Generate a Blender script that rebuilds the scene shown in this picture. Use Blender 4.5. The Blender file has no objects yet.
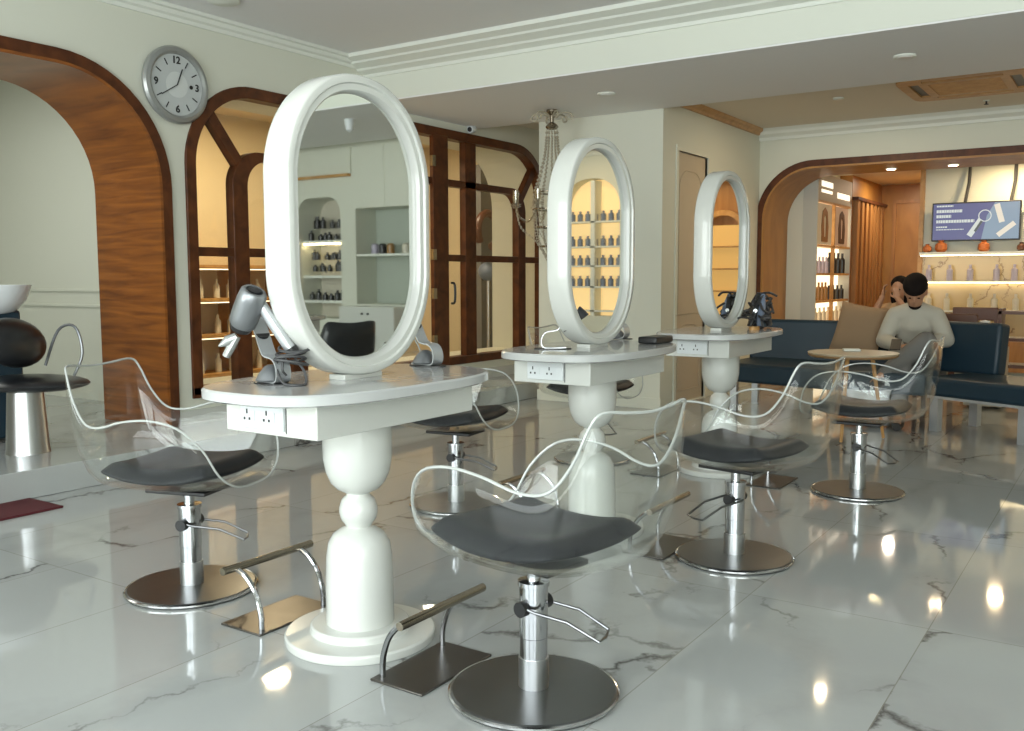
import bpy, bmesh, math, random
from math import pi, sin, cos, radians as R
from mathutils import Vector, Matrix, Euler
from mathutils.geometry import tessellate_polygon
random.seed(7)
S = bpy.context.scene
C = S.collection

# ------------------------------------------------------------------ materials
def mat(name, col, rough=.5, metal=0., spec=.5, emit=None, es=1., coat=0., fn=None):
    m = bpy.data.materials.new(name); m.use_nodes = True
    nt = m.node_tree; b = nt.nodes['Principled BSDF']
    b.inputs['Base Color'].default_value = (*col, 1)
    b.inputs['Roughness'].default_value = rough
    b.inputs['Metallic'].default_value = metal
    b.inputs['Specular IOR Level'].default_value = spec
    b.inputs['Coat Weight'].default_value = coat
    if emit:
        b.inputs['Emission Color'].default_value = (*emit, 1)
        b.inputs['Emission Strength'].default_value = es
    # every material gets a little procedural variation
    if fn: fn(nt, b)
    else:
        n = nt.nodes.new('ShaderNodeTexNoise'); n.inputs['Scale'].default_value = 14
        tc = nt.nodes.new('ShaderNodeTexCoord'); nt.links.new(tc.outputs['Object'], n.inputs['Vector'])
        mr = nt.nodes.new('ShaderNodeMapRange')
        mr.inputs['To Min'].default_value = max(0, rough - .03); mr.inputs['To Max'].default_value = min(1, rough + .04)
        nt.links.new(n.outputs['Fac'], mr.inputs['Value']); nt.links.new(mr.outputs['Result'], b.inputs['Roughness'])
    return m
def ramp(nt, stops):
    r = nt.nodes.new('ShaderNodeValToRGB'); e = r.color_ramp.elements
    while len(e) < len(stops): e.new(.5)
    for el, (p, c) in zip(e, stops): el.position = p; el.color = (*c, 1)
    return r
def wood(c1, c2, scale=(1, 6, 1), rough=.35):
    def fn(nt, b):
        tc = nt.nodes.new('ShaderNodeTexCoord'); mp = nt.nodes.new('ShaderNodeMapping')
        mp.inputs['Scale'].default_value = scale
        nt.links.new(tc.outputs['Object'], mp.inputs['Vector'])
        n = nt.nodes.new('ShaderNodeTexNoise'); n.inputs['Scale'].default_value = 2.5; n.inputs['Detail'].default_value = 6; n.inputs['Distortion'].default_value = .6
        nt.links.new(mp.outputs['Vector'], n.inputs['Vector'])
        r = ramp(nt, [(.3, c1), (.7, c2)])
        nt.links.new(n.outputs['Fac'], r.inputs['Fac']); nt.links.new(r.outputs['Color'], b.inputs['Base Color'])
    return fn
def marble(base, vein, seams=True, vs=.55):
    def fn(nt, b):
        L = nt.links.new; N = nt.nodes.new
        tc = N('ShaderNodeTexCoord'); geo = N('ShaderNodeNewGeometry')
        def math_(op, a, bb=None, c=None):
            m = N('ShaderNodeMath'); m.operation = op
            for i, v in enumerate((a, bb, c)):
                if v is None: continue
                if isinstance(v, (int, float)): m.inputs[i].default_value = v
                else: L(v, m.inputs[i])
            return m.outputs[0]
        sx = N('ShaderNodeSeparateXYZ'); L(geo.outputs['Position'], sx.inputs[0])
        # per-tile offset, so the veins break at the joints
        ty = math_('FLOOR', math_('DIVIDE', math_('ADD', sx.outputs[1], -.84), 1.26))
        tx = math_('FLOOR', math_('DIVIDE', math_('ADD', sx.outputs[0], 1.798), .63))
        off = N('ShaderNodeCombineXYZ')
        L(math_('MULTIPLY', tx, .35), off.inputs[0]); L(math_('MULTIPLY', ty, .5), off.inputs[1]); L(math_('MULTIPLY', tx, 1.7), off.inputs[2])
        va = N('ShaderNodeVectorMath'); L(geo.outputs['Position'], va.inputs[0]); L(off.outputs[0], va.inputs[1])
        nd = N('ShaderNodeTexNoise'); nd.inputs['Scale'].default_value = 2.2; nd.inputs['Detail'].default_value = 6; nd.inputs['Roughness'].default_value = .6
        L(va.outputs[0], nd.inputs['Vector'])
        ds_ = N('ShaderNodeVectorMath'); ds_.operation = 'MULTIPLY_ADD'; L(nd.outputs['Color'], ds_.inputs[0]); ds_.inputs[1].default_value = (.5, .5, .5); L(va.outputs[0], ds_.inputs[2])
        mp = N('ShaderNodeMapping'); mp.inputs['Scale'].default_value = (1.25, .6, 1); mp.inputs['Rotation'].default_value = (0, 0, .75)
        L(ds_.outputs[0], mp.inputs['Vector'])
        n = N('ShaderNodeTexVoronoi'); n.feature = 'DISTANCE_TO_EDGE'; n.inputs['Scale'].default_value = vs * 1.5
        L(mp.outputs[0], n.inputs['Vector'])
        d = n.outputs['Distance']
        n2 = N('ShaderNodeTexNoise'); n2.inputs['Scale'].default_value = 1.3; n2.inputs['Detail'].default_value = 3
        L(va.outputs[0], n2.inputs['Vector'])
        v2 = N('ShaderNodeMapRange'); L(n2.outputs['Fac'], v2.inputs['Value']); v2.inputs['From Min'].default_value = .42; v2.inputs['From Max'].default_value = .56
        wd = math_('MULTIPLY_ADD', v2.outputs[0], .016, .004)
        v1 = math_('SUBTRACT', 1, math_('DIVIDE', d, wd)); v1 = math_('MAXIMUM', v1, 0)
        vv = math_('MULTIPLY', v1, v2.outputs[0])
        soft = N('ShaderNodeMapRange'); L(d, soft.inputs['Value']); soft.inputs['From Max'].default_value = .09; soft.inputs['To Min'].default_value = .12; soft.inputs['To Max'].default_value = 0
        fac = math_('MAXIMUM', math_('MULTIPLY', vv, .95), soft.outputs[0])
        mx = N('ShaderNodeMix'); mx.data_type = 'RGBA'; mx.inputs[6].default_value = (*base, 1); mx.inputs[7].default_value = (*vein, 1)
        L(fac, mx.inputs[0]); col = mx.outputs[2]
        if seams:
            fx = math_('FRACT', math_('DIVIDE', math_('ADD', sx.outputs[0], 1.798), .63))
            fy = math_('FRACT', math_('DIVIDE', math_('ADD', sx.outputs[1], -.84), 1.26))
            s = math_('MAXIMUM', math_('LESS_THAN', fx, .0055), math_('LESS_THAN', fy, .0028))
            m2 = N('ShaderNodeMix'); m2.data_type = 'RGBA'; m2.inputs[7].default_value = (.23, .22, .19, 1)
            L(math_('MULTIPLY', s, .75), m2.inputs[0]); L(col, m2.inputs[6]); col = m2.outputs[2]
        L(col, b.inputs['Base Color'])
    return fn
def clear(name, tint=(.93, .95, .95), gloss=1., refl=.0, ior=1.49, haze=0.0):
    """thin clear sheet: see-through with a Fresnel reflection"""
    m = bpy.data.materials.new(name); m.use_nodes = True; nt = m.node_tree; nt.nodes.clear()
    L = nt.links.new; N = nt.nodes.new
    out = N('ShaderNodeOutputMaterial'); t = N('ShaderNodeBsdfTransparent'); t.inputs[0].default_value = (*tint, 1)
    g = N('ShaderNodeBsdfGlossy'); g.inputs['Roughness'].default_value = .03; g.inputs['Color'].default_value = (gloss, gloss, gloss, 1)
    df = N('ShaderNodeBsdfDiffuse'); df.inputs[0].default_value = (.75, .8, .8, 1)
    f = N('ShaderNodeFresnel'); ge = N('ShaderNodeNewGeometry')
    io = N('ShaderNodeMix'); io.inputs[2].default_value = ior; io.inputs[3].default_value = 1 / ior      # same reflectance from both faces
    L(ge.outputs['Backfacing'], io.inputs[0]); L(io.outputs[0], f.inputs['IOR'])
    no = N('ShaderNodeTexNoise'); no.inputs['Scale'].default_value = 3
    mr = N('ShaderNodeMapRange'); mr.inputs['To Min'].default_value = refl; mr.inputs['To Max'].default_value = refl + .01
    L(no.outputs['Fac'], mr.inputs['Value'])
    a = N('ShaderNodeMath'); a.operation = 'ADD'; a.use_clamp = True; L(mr.outputs[0], a.inputs[1])
    fm = N('ShaderNodeMath'); fm.operation = 'MINIMUM'; fm.inputs[1].default_value = .32; L(f.outputs[0], fm.inputs[0]); L(fm.outputs[0], a.inputs[0])
    h = N('ShaderNodeMixShader'); h.inputs[0].default_value = haze; L(t.outputs[0], h.inputs[1]); L(df.outputs[0], h.inputs[2])
    x = N('ShaderNodeMixShader'); L(a.outputs[0], x.inputs[0]); L(h.outputs[0], x.inputs[1]); L(g.outputs[0], x.inputs[2])
    L(x.outputs[0], out.inputs[0])
    return m

WALL = (.66, .67, .58)
M = dict(
 wall=mat('wall paint', WALL, .6), ceil=mat('ceiling paint', (.80, .80, .80), .8), ceil2=mat('cream ceiling paint', (.70, .65, .55), .8),
 beamface=mat('beam paint', (.70, .72, .64), .6), cornice=mat('cornice white', (.74, .76, .70), .5),
 floor=mat('marble floor', (.6, .6, .6), .05, spec=.5, fn=marble((.40, .415, .405), (.09, .085, .08))),
 marbledge=mat('marble edge', (.6, .6, .6), .2, fn=marble((.55, .56, .53), (.2, .19, .18), False)),
 trim=mat('dark walnut', (.1, .03, .01), .42, spec=.3, fn=wood((.05, .014, .004), (.12, .035, .009), (3, 3, 3))),
 reveal=mat('orange walnut panel', (.4, .15, .03), .3, fn=wood((.125, .033, .004), (.31, .098, .013), (.7, 1.5, 9))),
 reveal2=mat('amber wood panel', (.4, .18, .05), .4, fn=wood((.30, .13, .025), (.42, .20, .045), (2, 2, .8))),
 oak=mat('oak slat', (.5, .26, .08), .4, fn=wood((.30, .135, .035), (.42, .20, .06), (6, 6, .6))),
 gold=mat('tan wood moulding', (.5, .27, .09), .4, fn=wood((.42, .21, .06), (.55, .31, .11), (5, 5, 5))),
 white=mat('white lacquer', (.58, .59, .555), .22, coat=.3), whitetop=mat('white worktop', (.47, .48, .475), .18, coat=.4),
 plastic=mat('white plastic', (.64, .67, .68), .3),
 mirror=mat('silvered mirror glass', (.86, .88, .85), .0, 1.0), black=mat('black plastic', (.012, .012, .013), .35),
 leather=mat('black leather', (.010, .011, .014), .4, spec=.2), navy=mat('navy leather', (.012, .03, .046), .42, spec=.35),
 chrome=mat('chrome', (.50, .51, .53), .1, 1.), steel=mat('brushed dark steel', (.19, .192, .195), .3, 1.), brushed=mat('brushed steel', (.55, .56, .57), .3, 1.),
 steelrim=mat('polished steel edge', (.6, .6, .6), .15, 1.),
 plate=mat('dark footplate', (.10, .092, .082), .3, .8), barm=mat('aged steel bar', (.33, .29, .23), .25, 1.),
 rim=mat('polished acrylic edge', (.42, .44, .42), .12, spec=.7), dryer=mat('silver grey plastic', (.22, .23, .24), .3, .6), silver=mat('pale silver', (.52, .54, .56), .3, .6),
 cord=mat('dark grey cord', (.05, .05, .052), .5), clockrim=mat('grey metal clock rim', (.33, .34, .33), .3, .5), face=mat('pale clock face', (.50, .53, .53), .5), face2=mat('white clock centre', (.6, .63, .62), .5),
 red=mat('dark red mat', (.075, .005, .009), .8), warmwall=mat('warm beige wall', (.66, .55, .36), .7), warmbox=mat('tan box', (.5, .34, .17), .6), poster=mat('faded pink poster', (.55, .42, .34), .6),
 cushion=mat('tan fabric', (.27, .18, .105), .9), sweater=mat('pale grey sweater', (.47, .44, .37), .9), trouser=mat('grey trousers', (.17, .165, .155), .9), skin=mat('skin', (.42, .22, .13), .5),
 hair=mat('black hair', (.010, .007, .006), .85, spec=.15), shoe=mat('black sandal', (.02, .018, .016), .5), wtop=mat('beige top', (.55, .36, .2), .9),
 tabletop=mat('pale wood tabletop', (.5, .4, .25), .35, fn=wood((.50, .42, .30), (.60, .52, .38), (3, 8, 3))), tedge=mat('table edge wood', (.35, .2, .08), .4),
 lit=mat('backlit panel', (.9, .8, .6), .5, emit=(1., .83, .56), es=1.9), litwarm=mat('warm lit panel', (.7, .55, .3), .5, emit=(1., .66, .28), es=.75), litamber=mat('amber lit panel', (.5, .3, .1), .5, emit=(.62, .36, .10), es=.8), litsign=mat('backlit letters', (1, 1, 1), .5, emit=(1., .9, .7), es=1.1), led=mat('led strip', (1, .9, .7), .5, emit=(1., .80, .46), es=9),
 lamp=mat('downlight lens', (1, 1, 1), .5, emit=(1., .85, .6), es=12), lampoff=mat('unlit lens', (.7, .7, .68), .3), header=mat('sign header', (.42, .36, .27), .6), cabwhite=mat('cabinet side', (.52, .53, .48), .6),
 goldmarble=mat('gold veined marble', (.8, .7, .5), .25, fn=marble((.58, .44, .23), (.20, .11, .04), False, 1.1)),
 screen=mat('screen blue', (.02, .02, .03), .3, emit=(.065, .07, .21), es=1.), screen2=mat('screen pale blue', (.02, .02, .03), .3, emit=(.20, .29, .38), es=1.), screen3=mat('screen cream', (.02, .02, .02), .3, emit=(.80, .72, .58), es=1.), screen4=mat('screen dark', (.01, .01, .01), .3, emit=(.05, .06, .06), es=1.), screentxt=mat('screen text', (.02, .02, .02), .3, emit=(.62, .66, .62), es=1.),
 crystal=clear('crystal', (.86, .84, .78), 1, .12), pane=clear('window pane', (.96, .96, .94), .8, .0, 1.3), acrylic=clear('clear acrylic', (.968, .975, .97), 1, .0, 1.32, .004),
 rope=mat('cream bead cord', (.42, .38, .29), .5), bottle1=mat('lilac bottle', (.42, .38, .48), .4), bottle2=mat('amber glass bottle', (.30, .16, .05), .3), bottle3=mat('black tube', (.02, .02, .02), .3), bottle4=mat('cream bottle', (.6, .56, .46), .4), blue=mat('blue grey jar', (.16, .2, .28), .4),
 orange=mat('orange ornament', (.45, .13, .03), .5), hairtan=mat('chestnut hair swatch', (.24, .11, .035), .5), hairdark=mat('dark hair swatch', (.07, .03, .012), .5), plug=mat('dark pin hole', (.03, .03, .03), .6), bowlm=mat('white ceramic', (.75, .78, .8), .12, coat=.4),
 cupb=mat('smoky black cup', (.03, .032, .036), .2), vinyl=mat('black vinyl', (.012, .013, .015), .3), niche=mat('grey green niche', (.42, .46, .40), .6), brownchair=mat('brown chair wood', (.10, .035, .015), .4), cases=mat('cream door', (.5, .42, .31), .55),
)
M['cord'].name = 'dark grey cord'

# ------------------------------------------------------------------ mesh builder
class MB:
    def __init__(s): s.v = []; s.f = []; s.mi = []; s.cur = 0
    def add(s, vs, fs):
        k = len(s.v); s.v += [tuple(v) for v in vs]
        for f in fs: s.f.append([i + k for i in f]); s.mi.append(s.cur)
        return s
    def box(s, c, d, rot=None):
        hx, hy, hz = d[0] / 2, d[1] / 2, d[2] / 2
        P = [Vector((x * hx, y * hy, z * hz)) for x in (-1, 1) for y in (-1, 1) for z in (-1, 1)]
        if rot is not None: P = [rot @ p for p in P]
        c = Vector(c)
        return s.add([p + c for p in P], [(0, 1, 3, 2), (4, 6, 7, 5), (0, 4, 5, 1), (2, 3, 7, 6), (0, 2, 6, 4), (1, 5, 7, 3)])
    def bb(s, x0, x1, y0, y1, z0, z1): return s.box(((x0 + x1) / 2, (y0 + y1) / 2, (z0 + z1) / 2), (x1 - x0, y1 - y0, z1 - z0))
    def rings(s, rs, closed=True, cap=(True, True), loop=False):
        n = len(rs[0]); vs = [p for r in rs for p in r]; fs = []
        m = len(rs); rng = m if loop else m - 1
        for i in range(rng):
            a = i * n; b = ((i + 1) % m) * n
            for j in range(n if closed else n - 1):
                k = (j + 1) % n; fs.append((a + j, a + k, b + k, b + j))
        if not loop:
            if cap[0]: fs.append(tuple(reversed(range(n))))
            if cap[1]: fs.append(tuple((m - 1) * n + j for j in range(n)))
        return s.add(vs, fs)
    def lathe(s, prof, c=(0, 0, 0), n=32, sx=1, sy=1, rot=None):
        rs = []; c = Vector(c)
        for r, z in prof:
            ring = [Vector((r * cos(2 * pi * i / n) * sx, r * sin(2 * pi * i / n) * sy, z)) for i in range(n)]
            if rot is not None: ring = [rot @ p for p in ring]
            rs.append([p + c for p in ring])
        return s.rings(rs)
    def tube(s, pts, r, n=8, closed=False, smooth=0):
        pts = [Vector(p) for p in pts]
        if smooth: pts = spline(pts, smooth, closed)
        m = len(pts); rs = []; up = None
        rr = r if isinstance(r, (list, tuple)) else [r] * m
        for i, p in enumerate(pts):
            a = pts[(i - 1) % m] if (closed or i) else p
            b = pts[(i + 1) % m] if (closed or i < m - 1) else p
            t = (b - a).normalized()
            if up is None:
                up = Vector((0, 0, 1)) if abs(t.z) < .9 else Vector((1, 0, 0))
            u = (up - t * up.dot(t)).normalized(); w = t.cross(u); up = u
            k = rr[min(int(i * len(rr) / m), len(rr) - 1)] if len(rr) != m else rr[i]
            rs.append([p + (u * cos(2 * pi * j / n) + w * sin(2 * pi * j / n)) * k for j in range(n)])
        return s.rings(rs, loop=closed)
    def ell(s, c, r, n=16, m=10, rot=None):
        c = Vector(c); rs = []
        for i in range(m + 1):
            a = -pi / 2 + pi * i / m; a = max(-pi / 2 + .02, min(pi / 2 - .02, a))
            ring = [Vector((r[0] * cos(a) * cos(2 * pi * j / n), r[1] * cos(a) * sin(2 * pi * j / n), r[2] * sin(a))) for j in range(n)]
            if rot is not None: ring = [rot @ p for p in ring]
            rs.append([p + c for p in ring])
        return s.rings(rs)
    def prism(s, outer, holes, t0, t1, plane):
        """2D outline (with holes) -> solid. plane maps (a, b, t) to a 3D point"""
        polys = [outer] + list(holes)
        flat = [p for q in polys for p in q]
        tri = tessellate_polygon([[Vector((p[0], p[1], 0)) for p in q] for q in polys])
        n = len(flat); vs = [plane(p[0], p[1], t0) for p in flat] + [plane(p[0], p[1], t1) for p in flat]
        fs = [tuple(t) for t in tri] + [tuple(i + n for i in reversed(t)) for t in tri]
        k = 0
        for q in polys:
            m = len(q)
            for i in range(m):
                j = (i + 1) % m; fs.append((k + i, k + j, n + k + j, n + k + i))
            k += m
        return s.add(vs, fs)
    def build(s, name, mats, parent=None, smooth=True, bevel=0, seg=2, sub=0, fixn=True, loc=None, angle=35):
        me = bpy.data.meshes.new(name); me.from_pydata(s.v, [], s.f)
        if not isinstance(mats, (list, tuple)): mats = [mats]
        for m in mats: me.materials.append(M[m] if isinstance(m, str) else m)
        for p, i in zip(me.polygons, s.mi): p.material_index = i
        if fixn:
            b = bmesh.new(); b.from_mesh(me); bmesh.ops.recalc_face_normals(b, faces=b.faces); b.to_mesh(me); b.free()
        me.update()
        if smooth: me.shade_smooth() if hasattr(me, 'shade_smooth') else None
        if smooth:
            for p in me.polygons: p.use_smooth = True
            me.set_sharp_from_angle(angle=R(angle))
        o = bpy.data.objects.new(name, me); C.objects.link(o)
        if parent: o.parent = parent
        if loc: o.location = loc
        if bevel:
            m = o.modifiers.new('b', 'BEVEL'); m.width = bevel; m.segments = seg; m.limit_method = 'ANGLE'; m.angle_limit = R(40)
        if sub:
            m = o.modifiers.new('s', 'SUBSURF'); m.levels = sub; m.render_levels = sub
        return o
PX = lambda x0: (lambda a, b, t: (x0 + t, a, b))
PY = lambda y0: (lambda a, b, t: (a, y0 + t, b))
PZ = lambda z0: (lambda a, b, t: (a, b, z0 + t))
def spline(P, k, closed=False):
    P = [Vector(p) for p in P]; n = len(P); out = []
    for i in range(n if closed else n - 1):
        g = (lambda q: P[q % n]) if closed else (lambda q: P[max(0, min(n - 1, q))])
        a, b, c, d = g(i - 1), g(i), g(i + 1), g(i + 2)
        for j in range(k):
            t = j / k
            out.append(.5 * ((2 * b) + (c - a) * t + (2 * a - 5 * b + 4 * c - d) * t * t + (3 * b - a - 3 * c + d) * t ** 3))
    if not closed: out.append(P[-1])
    return out
def archp(a0, a1, z0, z1, r, n=10, rb=0):
    """rectangle with rounded top corners (and bottom ones when rb)"""
    p = []
    for cx, sgn in ((a1 - r, 1), (a0 + r, -1)):
        for i in range(n + 1):
            t = pi / 2 * i / n
            p.append((cx + r * (cos(t) if sgn > 0 else -sin(t)), z1 - r + r * (sin(t) if sgn > 0 else cos(t))))
    p += [(a0, z0), (a1, z0)] if not rb else \
         [(a0 + rb - rb * cos(pi / 2 * i / n), z0 + rb - rb * sin(pi / 2 * i / n)) for i in range(n + 1)] + [(a1 - rb + rb * sin(pi / 2 * i / n), z0 + rb - rb * cos(pi / 2 * i / n)) for i in range(n + 1)]
    return p
def rect(a0, a1, b0, b1): return [(a0, b0), (a1, b0), (a1, b1), (a0, b1)]
def sup(a, b, n, k=64, c=(0, 0)):
    p = []
    for i in range(k):
        t = 2 * pi * i / k; ct, st = cos(t), sin(t)
        p.append((c[0] + a * math.copysign(abs(ct) ** (2 / n), ct), c[1] + b * math.copysign(abs(st) ** (2 / n), st)))
    return p

def stadium(a, b, k=88):
    p = []; L_ = b - a; q = k // 2
    for i in range(q): t = pi * i / (q - 1); p.append((a * cos(t), L_ + a * sin(t)))
    for i in range(q): t = pi + pi * i / (q - 1); p.append((a * cos(t), -L_ + a * sin(t)))
    return p
def tag(o, label, cat, group=None):
    o['label'] = label; o['category'] = cat
    if group: o['group'] = group
    return o
def empty(name, loc, rz=0, label=None, cat=None, group=None):
    o = bpy.data.objects.new(name, None); C.objects.link(o); o.location = loc; o.rotation_euler = (0, 0, rz); o.empty_display_size = .1
    if label: tag(o, label, cat, group)
    return o
def struct(o): o['kind'] = 'structure'; return o
def dup(o, parent=None, loc=None, rz=None, label=None, group=None):
    c = o.copy(); C.objects.link(c); c.parent = parent
    if loc is not None: c.location = loc
    if rz is not None: c.rotation_euler = (0, 0, rz)
    if label: c['label'] = label
    if group: c['group'] = group
    for ch in list(o.children): dup(ch, c)
    return c
def text_mesh(txt, size, mb, place, ext=.002):
    cu = bpy.data.curves.new('t', 'FONT'); cu.body = txt; cu.size = size; cu.extrude = ext; cu.align_x = 'CENTER'; cu.align_y = 'CENTER'; cu.offset = size * .02
    o = bpy.data.objects.new('t', cu); C.objects.link(o)
    bpy.context.view_layer.update()
    me = o.to_mesh()
    mb.add([place(v.co) for v in me.vertices], [tuple(p.vertices) for p in me.polygons])
    o.to_mesh_clear(); bpy.data.objects.remove(o); bpy.data.curves.remove(cu)

# ------------------------------------------------------------------ the setting
XL, YB, ZB, YP, XP, YW, ZC, ZR = -5.6, 6.1, 2.7, 7.75, -3.57, 10.3, 3.05, 2.82
XR, YN = 5.0, -2.6
struct(MB().bb(-10, XR, YN, 15, -.1, 0).build('floor', 'floor'))
struct(MB().bb(-9.8, -4.975, -1.0, YW, 0.001, .16).build('trim_1', 'floor', bevel=.004))   # raised marble platform
# ceilings
struct(MB().bb(XL - .7, XR, YN, YB + .1, ZC, ZC + .1).build('ceiling', 'ceil'))
struct(MB().bb(XL, XR, YB, YP, ZB, ZC).build('ceiling_1', ['beamface']))
struct(MB().bb(XL, XR, YP, YW, ZR, ZR + .1).build('ceiling_2', 'ceil2'))
b = MB().bb(XL + .001, XR, YB + .002, YP, ZB - .012, ZB - .0005); struct(b.build('ceiling_3', 'ceil'))
# cornices
def cornice(name, pts_prof, axis, a0, a1, at, m):
    """profile: (out from wall, z) swept along an axis"""
    mb = MB(); rs = []
    for a in (a0, a1):
        rs.append([((at + q[0], a, q[1]) if axis == 'y' else (a, at + q[0], q[1])) for q in pts_prof])
    mb.rings(rs); return struct(mb.build(name, m, smooth=False))
prof = [(0, 2.96), (.015, 2.96), (.02, 2.985), (.045, 2.995), (.055, 3.02), (.08, 3.025), (.08, 3.049), (0, 3.049)]
cornice('trim_2', prof, 'y', YN, YB, XL, 'cornice')
prof = [(0, 2.90), (-.015, 2.90), (-.02, 2.925), (-.09, 2.945), (-.10, 2.96), (-.19, 2.985), (-.20, 3.0), (-.27, 3.02), (-.275, 3.049), (0, 3.049)]
cornice('trim_3', prof, 'x', XL, XR, YB, 'cornice')
prof = [(0, 2.755), (.02, 2.755), (.03, 2.78), (.06, 2.795), (.075, 2.819), (0, 2.819)]
cornice('trim_4', prof, 'y', YP + .02, YW, XP, 'gold')
prof = [(0, 2.70), (-.03, 2.70), (-.035, 2.73), (-.08, 2.76), (-.09, 2.79), (-.13, 2.819), (0, 2.819)]
cornice('trim_5', prof, 'x', XP, XR, YW, 'cornice')
# left wall with the big arch and the glazed screen opening
WY0, WY1, WZ0, WZ1, WR = 4.24, 9.06, .36, 2.62, .62
outer = [(YN, .16), (1.0, .16)]
AY0, AY1, AZ1, AR = .6, 4.035, 2.535, .72
ap = archp(AY0, AY1, .16, AZ1, AR)          # starts at right of top, ends (a1,z0)
pts = [(YN, 0), (AY0, 0), (AY0, .16)] + list(reversed(ap[:-2])) + [(AY1, .16), (AY1, 0), (YW + .2, 0), (YW + .2, ZC), (YN, ZC)]
hole = archp(WY0 + .02, WY1 - .02, WZ0 + .02, WZ1 - .02, WR)
mb = MB(); mb.prism(pts, [hole], -.73, 0, PX(XL)); struct(mb.build('wall_left', 'wall', smooth=False))
# wooden lining and face trim of the big arch
def shell(path_out, path_in, t0, t1, plane):
    mb = MB(); n = len(path_out); vs = []
    for t in (t0, t1):
        vs += [plane(p[0], p[1], t) for p in path_out] + [plane(p[0], p[1], t) for p in path_in]
    fs = []
    for i in range(n - 1):
        fs += [(i, i + 1, n + i + 1, n + i), (2 * n + i, 3 * n + i, 3 * n + i + 1, 2 * n + i + 1), (i, 2 * n + i, 2 * n + i + 1, i + 1), (n + i, n + i + 1, 3 * n + i + 1, 3 * n + i)]
    fs += [(0, n, 3 * n, 2 * n), (n - 1, 3 * n - 1, 4 * n - 1, 2 * n - 1)]
    return mb.add(vs, fs)
def openarch(a0, a1, z0, z1, r, n=14):
    p = archp(a0, a1, z0, z1, r, n); q = p[:-2]; return [(a1, z0)] + q + [(a0, z0)]
z0 = .162
struct(shell(openarch(AY0 - .075, AY1 + .075, z0, AZ1 + .075, AR + .075), openarch(AY0, AY1, z0, AZ1, AR), -.01, .03, PX(XL)).build('trim_6', 'trim'))
struct(shell(openarch(AY0, AY1, z0, AZ1, AR), openarch(AY0 + .02, AY1 - .02, z0, AZ1 - .02, AR - .02), -.73, .032, PX(XL)).build('trim_7', 'reveal'))
# shampoo room behind the arch
struct(MB().bb(-9.9, XL - .73, 4.6, 4.75, .16, 3.2).build('wall_shampoo', 'wall'))
struct(MB().bb(-9.9, -9.75, -1, 4.6, .16, 3.2).build('wall_shampoo_west', 'wall'))
struct(MB().bb(-9.9, XL - .7, -1.15, -1, .16, 3.2).build('wall_shampoo_south', 'wall'))
struct(MB().bb(-9.9, XL - .73, -1.1, 4.7, 3.0, 3.1).build('ceiling_4', 'ceil2'))
for i, zz in enumerate((1.10, .97)):
    struct(MB().bb(-9.7, XL - .75, 4.58, 4.6, zz - .012, zz + .012).build('trim_%d' % (8 + i), 'wall', bevel=.004))
# pillar block and back wall
pb = MB(); dy0, dy1, dz = 8.08, 8.78, 2.36
pb.bb(-4.87, XP - .04, YP, YW + .8, 0, ZR)
pb.prism(rect(YP, YW + .02, 0, ZR), [rect(dy0, dy1, .01, dz)], -.04, 0, PX(XP))
struct(pb.build('wall_pillar', 'wall', smooth=False))
d = struct(MB().bb(XP - .039, XP - .02, dy0, dy1, .01, dz).build('door_1', 'cases'))
f = shell([(dy0 - .05, 0), (dy0 - .05, dz + .05), (dy1 + .05, dz + .05), (dy1 + .05, 0)], [(dy0, 0), (dy0, dz), (dy1, dz), (dy1, 0)], -.02, .012, PX(XP)).build('door_frame', 'wall', d)
mb = MB()
for (a, z_0, z_1) in ((.08, .12, .75), (.08, .85, 2.2)):
    mb.tube([(XP - .018, y, z) for y, z in archp(dy0 + a, dy1 - a, z_0, z_1, .2)], .006, 6, closed=True)
mb.build('panel_moulding', 'cases', d)
BX0, BX1, BZ1, BR = -3.52, .95, 2.385, .55
bp = archp(BX0, BX1, 0, BZ1, BR)
pts = [(XP - 1.3, 0), (BX0, 0)] + list(reversed(bp[:-2])) + [(BX1, 0), (1.1, 0), (1.1, 0)][:1] + [(XR, 0), (XR, ZR), (XP - 1.3, ZR)]
niche_h = archp(1.12, 1.92, .72, 2.42, .35)
mb = MB(); mb.prism(pts, [niche_h], 0, .8, PY(YW)); struct(mb.build('wall_back', 'wall', smooth=False))
struct(shell(openarch(BX0 - .07, BX1 + .07, 0, BZ1 + .07, BR + .07), openarch(BX0, BX1, 0, BZ1, BR), -.03, .01, PY(YW)).build('trim_10', 'trim'))
struct(shell(openarch(BX0, BX1, 0, BZ1, BR), openarch(BX0 + .02, BX1 - .02, 0, BZ1 - .02, BR - .02), -.032, .82, PY(YW)).build('trim_11', 'reveal2'))
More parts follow.
